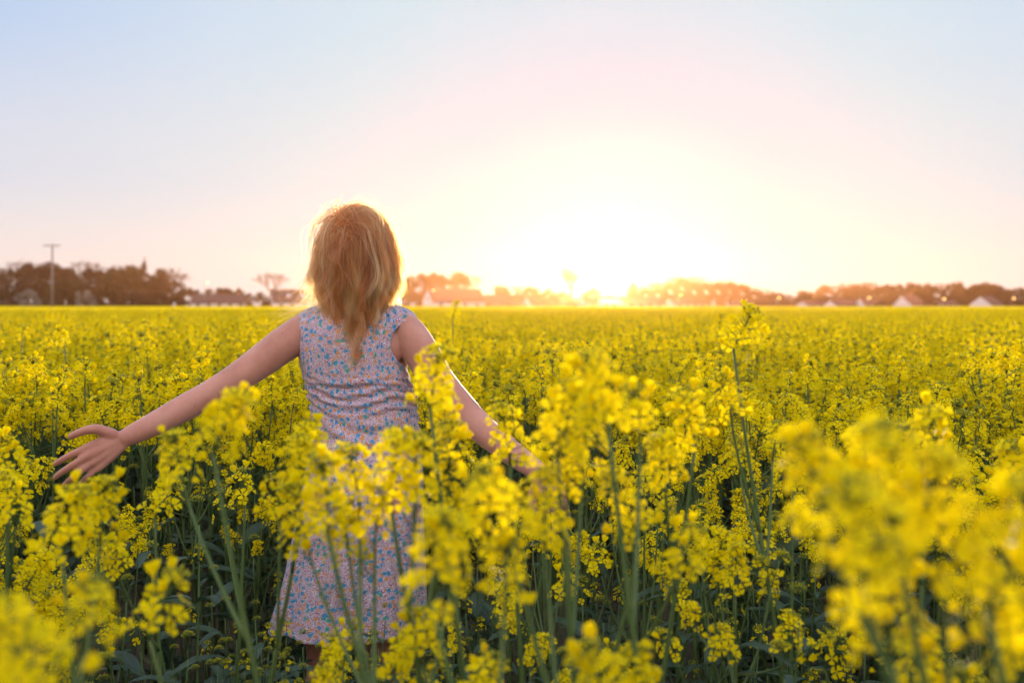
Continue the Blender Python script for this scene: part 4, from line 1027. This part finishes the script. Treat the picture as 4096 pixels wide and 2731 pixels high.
# ------------------------------------------------------------------ houses
M_WALL = plain('white_render', (.78, .74, .70), (.84, .80, .76), .7, .9)
M_ROOF = plain('dark_tiles', (.085, .045, .04), (.13, .07, .055), 2.5, .8, .3)
M_RED = plain('red_tiles', (.15, .06, .045), (.20, .08, .06), 2.5, .8, .3)
M_GLASS = plain('window_glass', (.10, .12, .15), None, 3, .12, 0, .6)
M_FRAME = plain('white_frame', (.75, .74, .72), None, 3, .6)
M_DOOR = plain('door_wood', (.14, .08, .05), None, 3, .6)
M_BRICK = plain('chimney_brick', (.30, .12, .08), (.38, .17, .11), 8, .9)
M_SKY = plain('skylight_glass', (.5, .55, .62), None, 3, .08, 0, 1.0)
def house(px, D, gw, L, wh, rh, rot, roofm, label, chim=(.45,), sky=(), nwin=4, dormer=0, wallm=None):
    """px: pixel column of the near corner; gw gable width, L length, wh eaves, rh ridge"""
    wallm = wallm or M_WALL
    t_ = thing('house', ((px - 2048) / FPX * D, D, 0), label, 'house', 'houses beyond the field', R(rot))
    w = MB(); w.box(0, L, 0, gw, 0, wh)
    for x0, x1 in ((0, .25), (L - .25, L)):
        w.add([(x0, 0, wh), (x0, gw, wh), (x0, gw / 2, rh), (x1, 0, wh), (x1, gw, wh), (x1, gw / 2, rh)], [(0, 2, 1), (3, 4, 5), (0, 3, 5, 2), (1, 2, 5, 4), (0, 1, 4, 3)], 0)
    w.build('wall', [wallm], t_, False)
    r = MB(); k = (rh - wh) / (gw / 2); ov, th = .35, .22
    for sgn in (0, 1):
        y0, y1 = (-ov, gw / 2) if sgn == 0 else (gw + ov, gw / 2)
        z0, z1 = wh - k * ov + .05, rh + .05
        v = [(-ov * .3, y0, z0), (L + ov * .3, y0, z0), (L + ov * .3, y1, z1), (-ov * .3, y1, z1)]
        v += [(x, y_, z + th) for x, y_, z in v]
        r.add(v, [(0, 3, 2, 1), (4, 5, 6, 7), (0, 1, 5, 4), (1, 2, 6, 5), (2, 3, 7, 6), (3, 0, 4, 7)], 0)
    ro = r.build('roof', [roofm], t_, False)
    for c in chim:
        q = MB(); q.box(L * c - .35, L * c + .35, gw / 2 - .3, gw / 2 + .3, rh - .5, rh + 1.0); q.box(L * c - .42, L * c + .42, gw / 2 - .37, gw / 2 + .37, rh + 1.0, rh + 1.12); q.build('chimney', [M_BRICK], ro, False)
    for s in sky:
        f = .45; y_ = gw / 2 * f; z = wh + k * y_ + th + .10; q = MB()
        q.add([(L * s - .5, y_ - .45, z - .45 * k), (L * s + .5, y_ - .45, z - .45 * k), (L * s + .5, y_ + .45, z + .45 * k), (L * s - .5, y_ + .45, z + .45 * k)] +
              [(L * s - .5, y_ - .45, z - .45 * k - .1), (L * s + .5, y_ - .45, z - .45 * k - .1), (L * s + .5, y_ + .45, z + .45 * k - .1), (L * s - .5, y_ + .45, z + .45 * k - .1)],
              [(0, 1, 2, 3), (0, 4, 5, 1), (1, 5, 6, 2), (2, 6, 7, 3), (3, 7, 4, 0)], 0); q.build('skylight', [M_SKY], ro, False)
    for i in range(nwin):
        x = L * (i + .7) / (nwin + .4)
        if i == nwin // 2:
            q = MB(); q.box(x - .45, x + .45, -.05, .02, .05, min(2.1, wh - .1)); q.build('door', [M_DOOR], t_, False); continue
        q = MB()
        wt = min(2.1, wh - .15)
        for (a0, a1, b0, b1) in ((x - .65, x + .65, .7, .78), (x - .65, x + .65, wt - .08, wt), (x - .65, x - .57, .78, wt - .08), (x + .57, x + .65, .78, wt - .08), (x - .03, x + .03, .78, wt - .08)): q.box(a0, a1, -.06, .02, b0, b1)
        wf = q.build('window', [M_FRAME], t_, False)
        q = MB(); q.box(x - .57, x + .57, -.02, .015, .78, wt - .08); q.build('pane', [M_GLASS], wf, False)
    if rh - wh > 2.5:
        q = MB(); q.box(-.05, .02, gw / 2 - .45, gw / 2 + .45, wh + .3, wh + 1.3); q.build('window', [M_GLASS], t_, False)
    return t_
house(1092, 296, 7.5, 15, 2.6, 6.1, 24, M_ROOF, 'white gabled house with dark roof and skylights, half behind her hair', (), (.33, .62))
house(762, 300, 7, 17, 2.3, 4.6, 6, M_ROOF, 'long low house with dark purple roof and white wall on the left', (.8,), (), 5)
house(1778 - 48, 292, 8, 17, 2.7, 6.2, 26, M_RED, 'white gabled house with reddish roof and chimney right of her shoulder', (.42,), ())
house(1945, 300, 9, 14, 1.9, 4.5, 10, M_RED, 'long barn with a low red roof right of the chimney house', (), (), 3, wallm=M_BRICK)
house(2125, 300, 4.5, 9, 1.8, 3.7, 40, M_ROOF, 'small white gable just right of the barn', (), (), 2)
house(2345, 300, 5, 9, 1.9, 3.9, 35, M_ROOF, 'small white gable left of the sun', (), (), 2)
house(2405, 298, 5, 8, 2.0, 3.1, 4, M_WALL, 'low pale house directly under the sun', (), (), 3)
house(2500, 296, 6, 15, 1.9, 3.8, 28, M_RED, 'white gabled house with long pale roof just right of the sun', (), ())
house(2700, 300, 5.5, 13, 1.8, 3.4, 32, M_RED, 'white gabled house at the foot of the wood', (), ())
house(3230, 300, 4.5, 9, 1.6, 2.6, 30, M_RED, 'tiny white gable in the dip right of the wood', (), (), 2)
house(3345, 298, 5, 10, 1.5, 2.9, 30, M_RED, 'low white gable with red roof left of centre in the right village', (), (), 3)
house(3458, 300, 4, 9, 1.7, 3.4, 26, M_RED, 'narrow white gable beside the third street lamp', (), (), 3)
house(3645, 298, 6, 8, 1.7, 4.2, 38, M_RED, 'largest white gable with tall red roof on the right', (.6,), (), 3)
house(3765, 303, 5, 7, 1.7, 3.2, 20, M_ROOF, 'small dark roofed house right of the largest gable', (), (), 3)
house(3965, 296, 6.5, 8, 1.7, 4.1, 40, M_ROOF, 'white gable with slate roof near the right picture edge', (), (), 3)

# ------------------------------------------------------------------ utility pole and street lamps
M_POLE = plain('grey_wood', (.20, .17, .15), (.28, .24, .21), 4, .85)
M_METAL = plain('galvanised_metal', (.30, .30, .31), None, 4, .5)
D = 140; x0 = (209 - 2048) / FPX * D; HP = CAMZ + (HY - 978) / FPX * D
up_ = thing('utility_pole', (x0, D, 0), 'lone wooden utility pole with crossbar standing before the left trees', 'pole')
q = MB(); q.tube([(0, 0, -.1), (0, 0, HP)], [.16, .11], 10); q.build('post', [M_POLE], up_)
q = MB(); q.box(-1.2, 1.2, -.22, -.08, HP - .25, HP - .10); q.build('crossbar', [M_POLE], up_, False)
for s in (-1.05, -.45, .45, 1.05):
    q = MB(); q.tube([(s, -.15, HP - .10), (s, -.15, HP), (s, -.15, HP + .02), (s, -.15, HP + .12)], [.02, .02, .055, .04], 8); q.build('insulator', [M_FRAME], up_)
m_lamp, t = mat('lit_lamp'); e = N(t, 'ShaderNodeEmission', inp={'Strength': 5.0}); e.inputs[0].default_value = (1, .62, .18, 1)
o = N(t, 'ShaderNodeOutputMaterial'); t.links.new(e.outputs[0], o.inputs['Surface'])
LM = [(827, 1131, 'lit street lamp above the long low house'), (1731, 1163, 'lit street lamp left of the chimney house'), (2722, 1181, 'lit street lamp at the foot of the wood'), (3115, 1192, 'lit street lamp in the dip right of the wood'),
      (3475, 1192, 'lit street lamp beside the narrow white gable'), (3775, 1196, 'lit street lamp right of the largest gable'), (4053, 1195, 'lit street lamp near the right edge of the village')]
for (px, py, lb) in LM:
    D = 290; z = CAMZ + (HY - py) / FPX * D
    t_ = thing('street_lamp', ((px - 2048) / FPX * D - .6, D, 0), lb, 'street lamp', 'lit street lamps in the village')
    q = MB(); q.tube([(0, 0, 0), (0, 0, z * .9), (.15, 0, z + .1), (.6, 0, z + .18)], [.08, .06, .05, .04], 8); q.build('post', [M_METAL], t_)
    q = MB(); ring_loft(q, [(Vector((.75, 0, z + .16)), Vector((.40, 0, 0)), Vector((0, .18, 0))), (Vector((.75, 0, z + .26)), Vector((.25, 0, 0)), Vector((0, .12, 0)))], 12); q.build('lamp_head', [M_METAL], t_)
    q = MB(); blob(q, Vector((.75, 0, z + .10)), Vector((.30, 0, 0)), Vector((0, .16, 0)), Vector((0, 0, .14)), 8); q.build('bulb', [m_lamp], t_)
D = 288; x0 = (1119 - 2048) / FPX * D
t_ = thing('street_lamp', (x0, D, 0), 'unlit dark street lamp in front of the white gabled house', 'street lamp')
z = CAMZ + (HY - 1143) / FPX * D
q = MB(); q.tube([(0, 0, 0), (0, 0, z)], [.09, .07], 8); q.build('post', [M_METAL], t_)
q = MB(); blob(q, Vector((0, 0, z)), Vector((.35, 0, 0)), Vector((0, .35, 0)), Vector((0, 0, .22)), 8); q.build('lamp_head', [M_METAL], t_)

# ------------------------------------------------------------------ evening haze over the field
hz = MB(); hz.box(-284, 284, -44, 434, -1, 22)
m_haze, t = mat('haze')
pv = N(t, 'ShaderNodeVolumePrincipled', inp={'Density': 0.00036, 'Anisotropy': 0.82}); pv.inputs['Color'].default_value = (1.0, .50, .25, 1)
o = N(t, 'ShaderNodeOutputMaterial'); t.links.new(pv.outputs[0], o.inputs['Volume'])
tag(hz.build('haze', [m_haze], None, False), 'thin golden evening haze over the field', 'haze', kind='stuff')
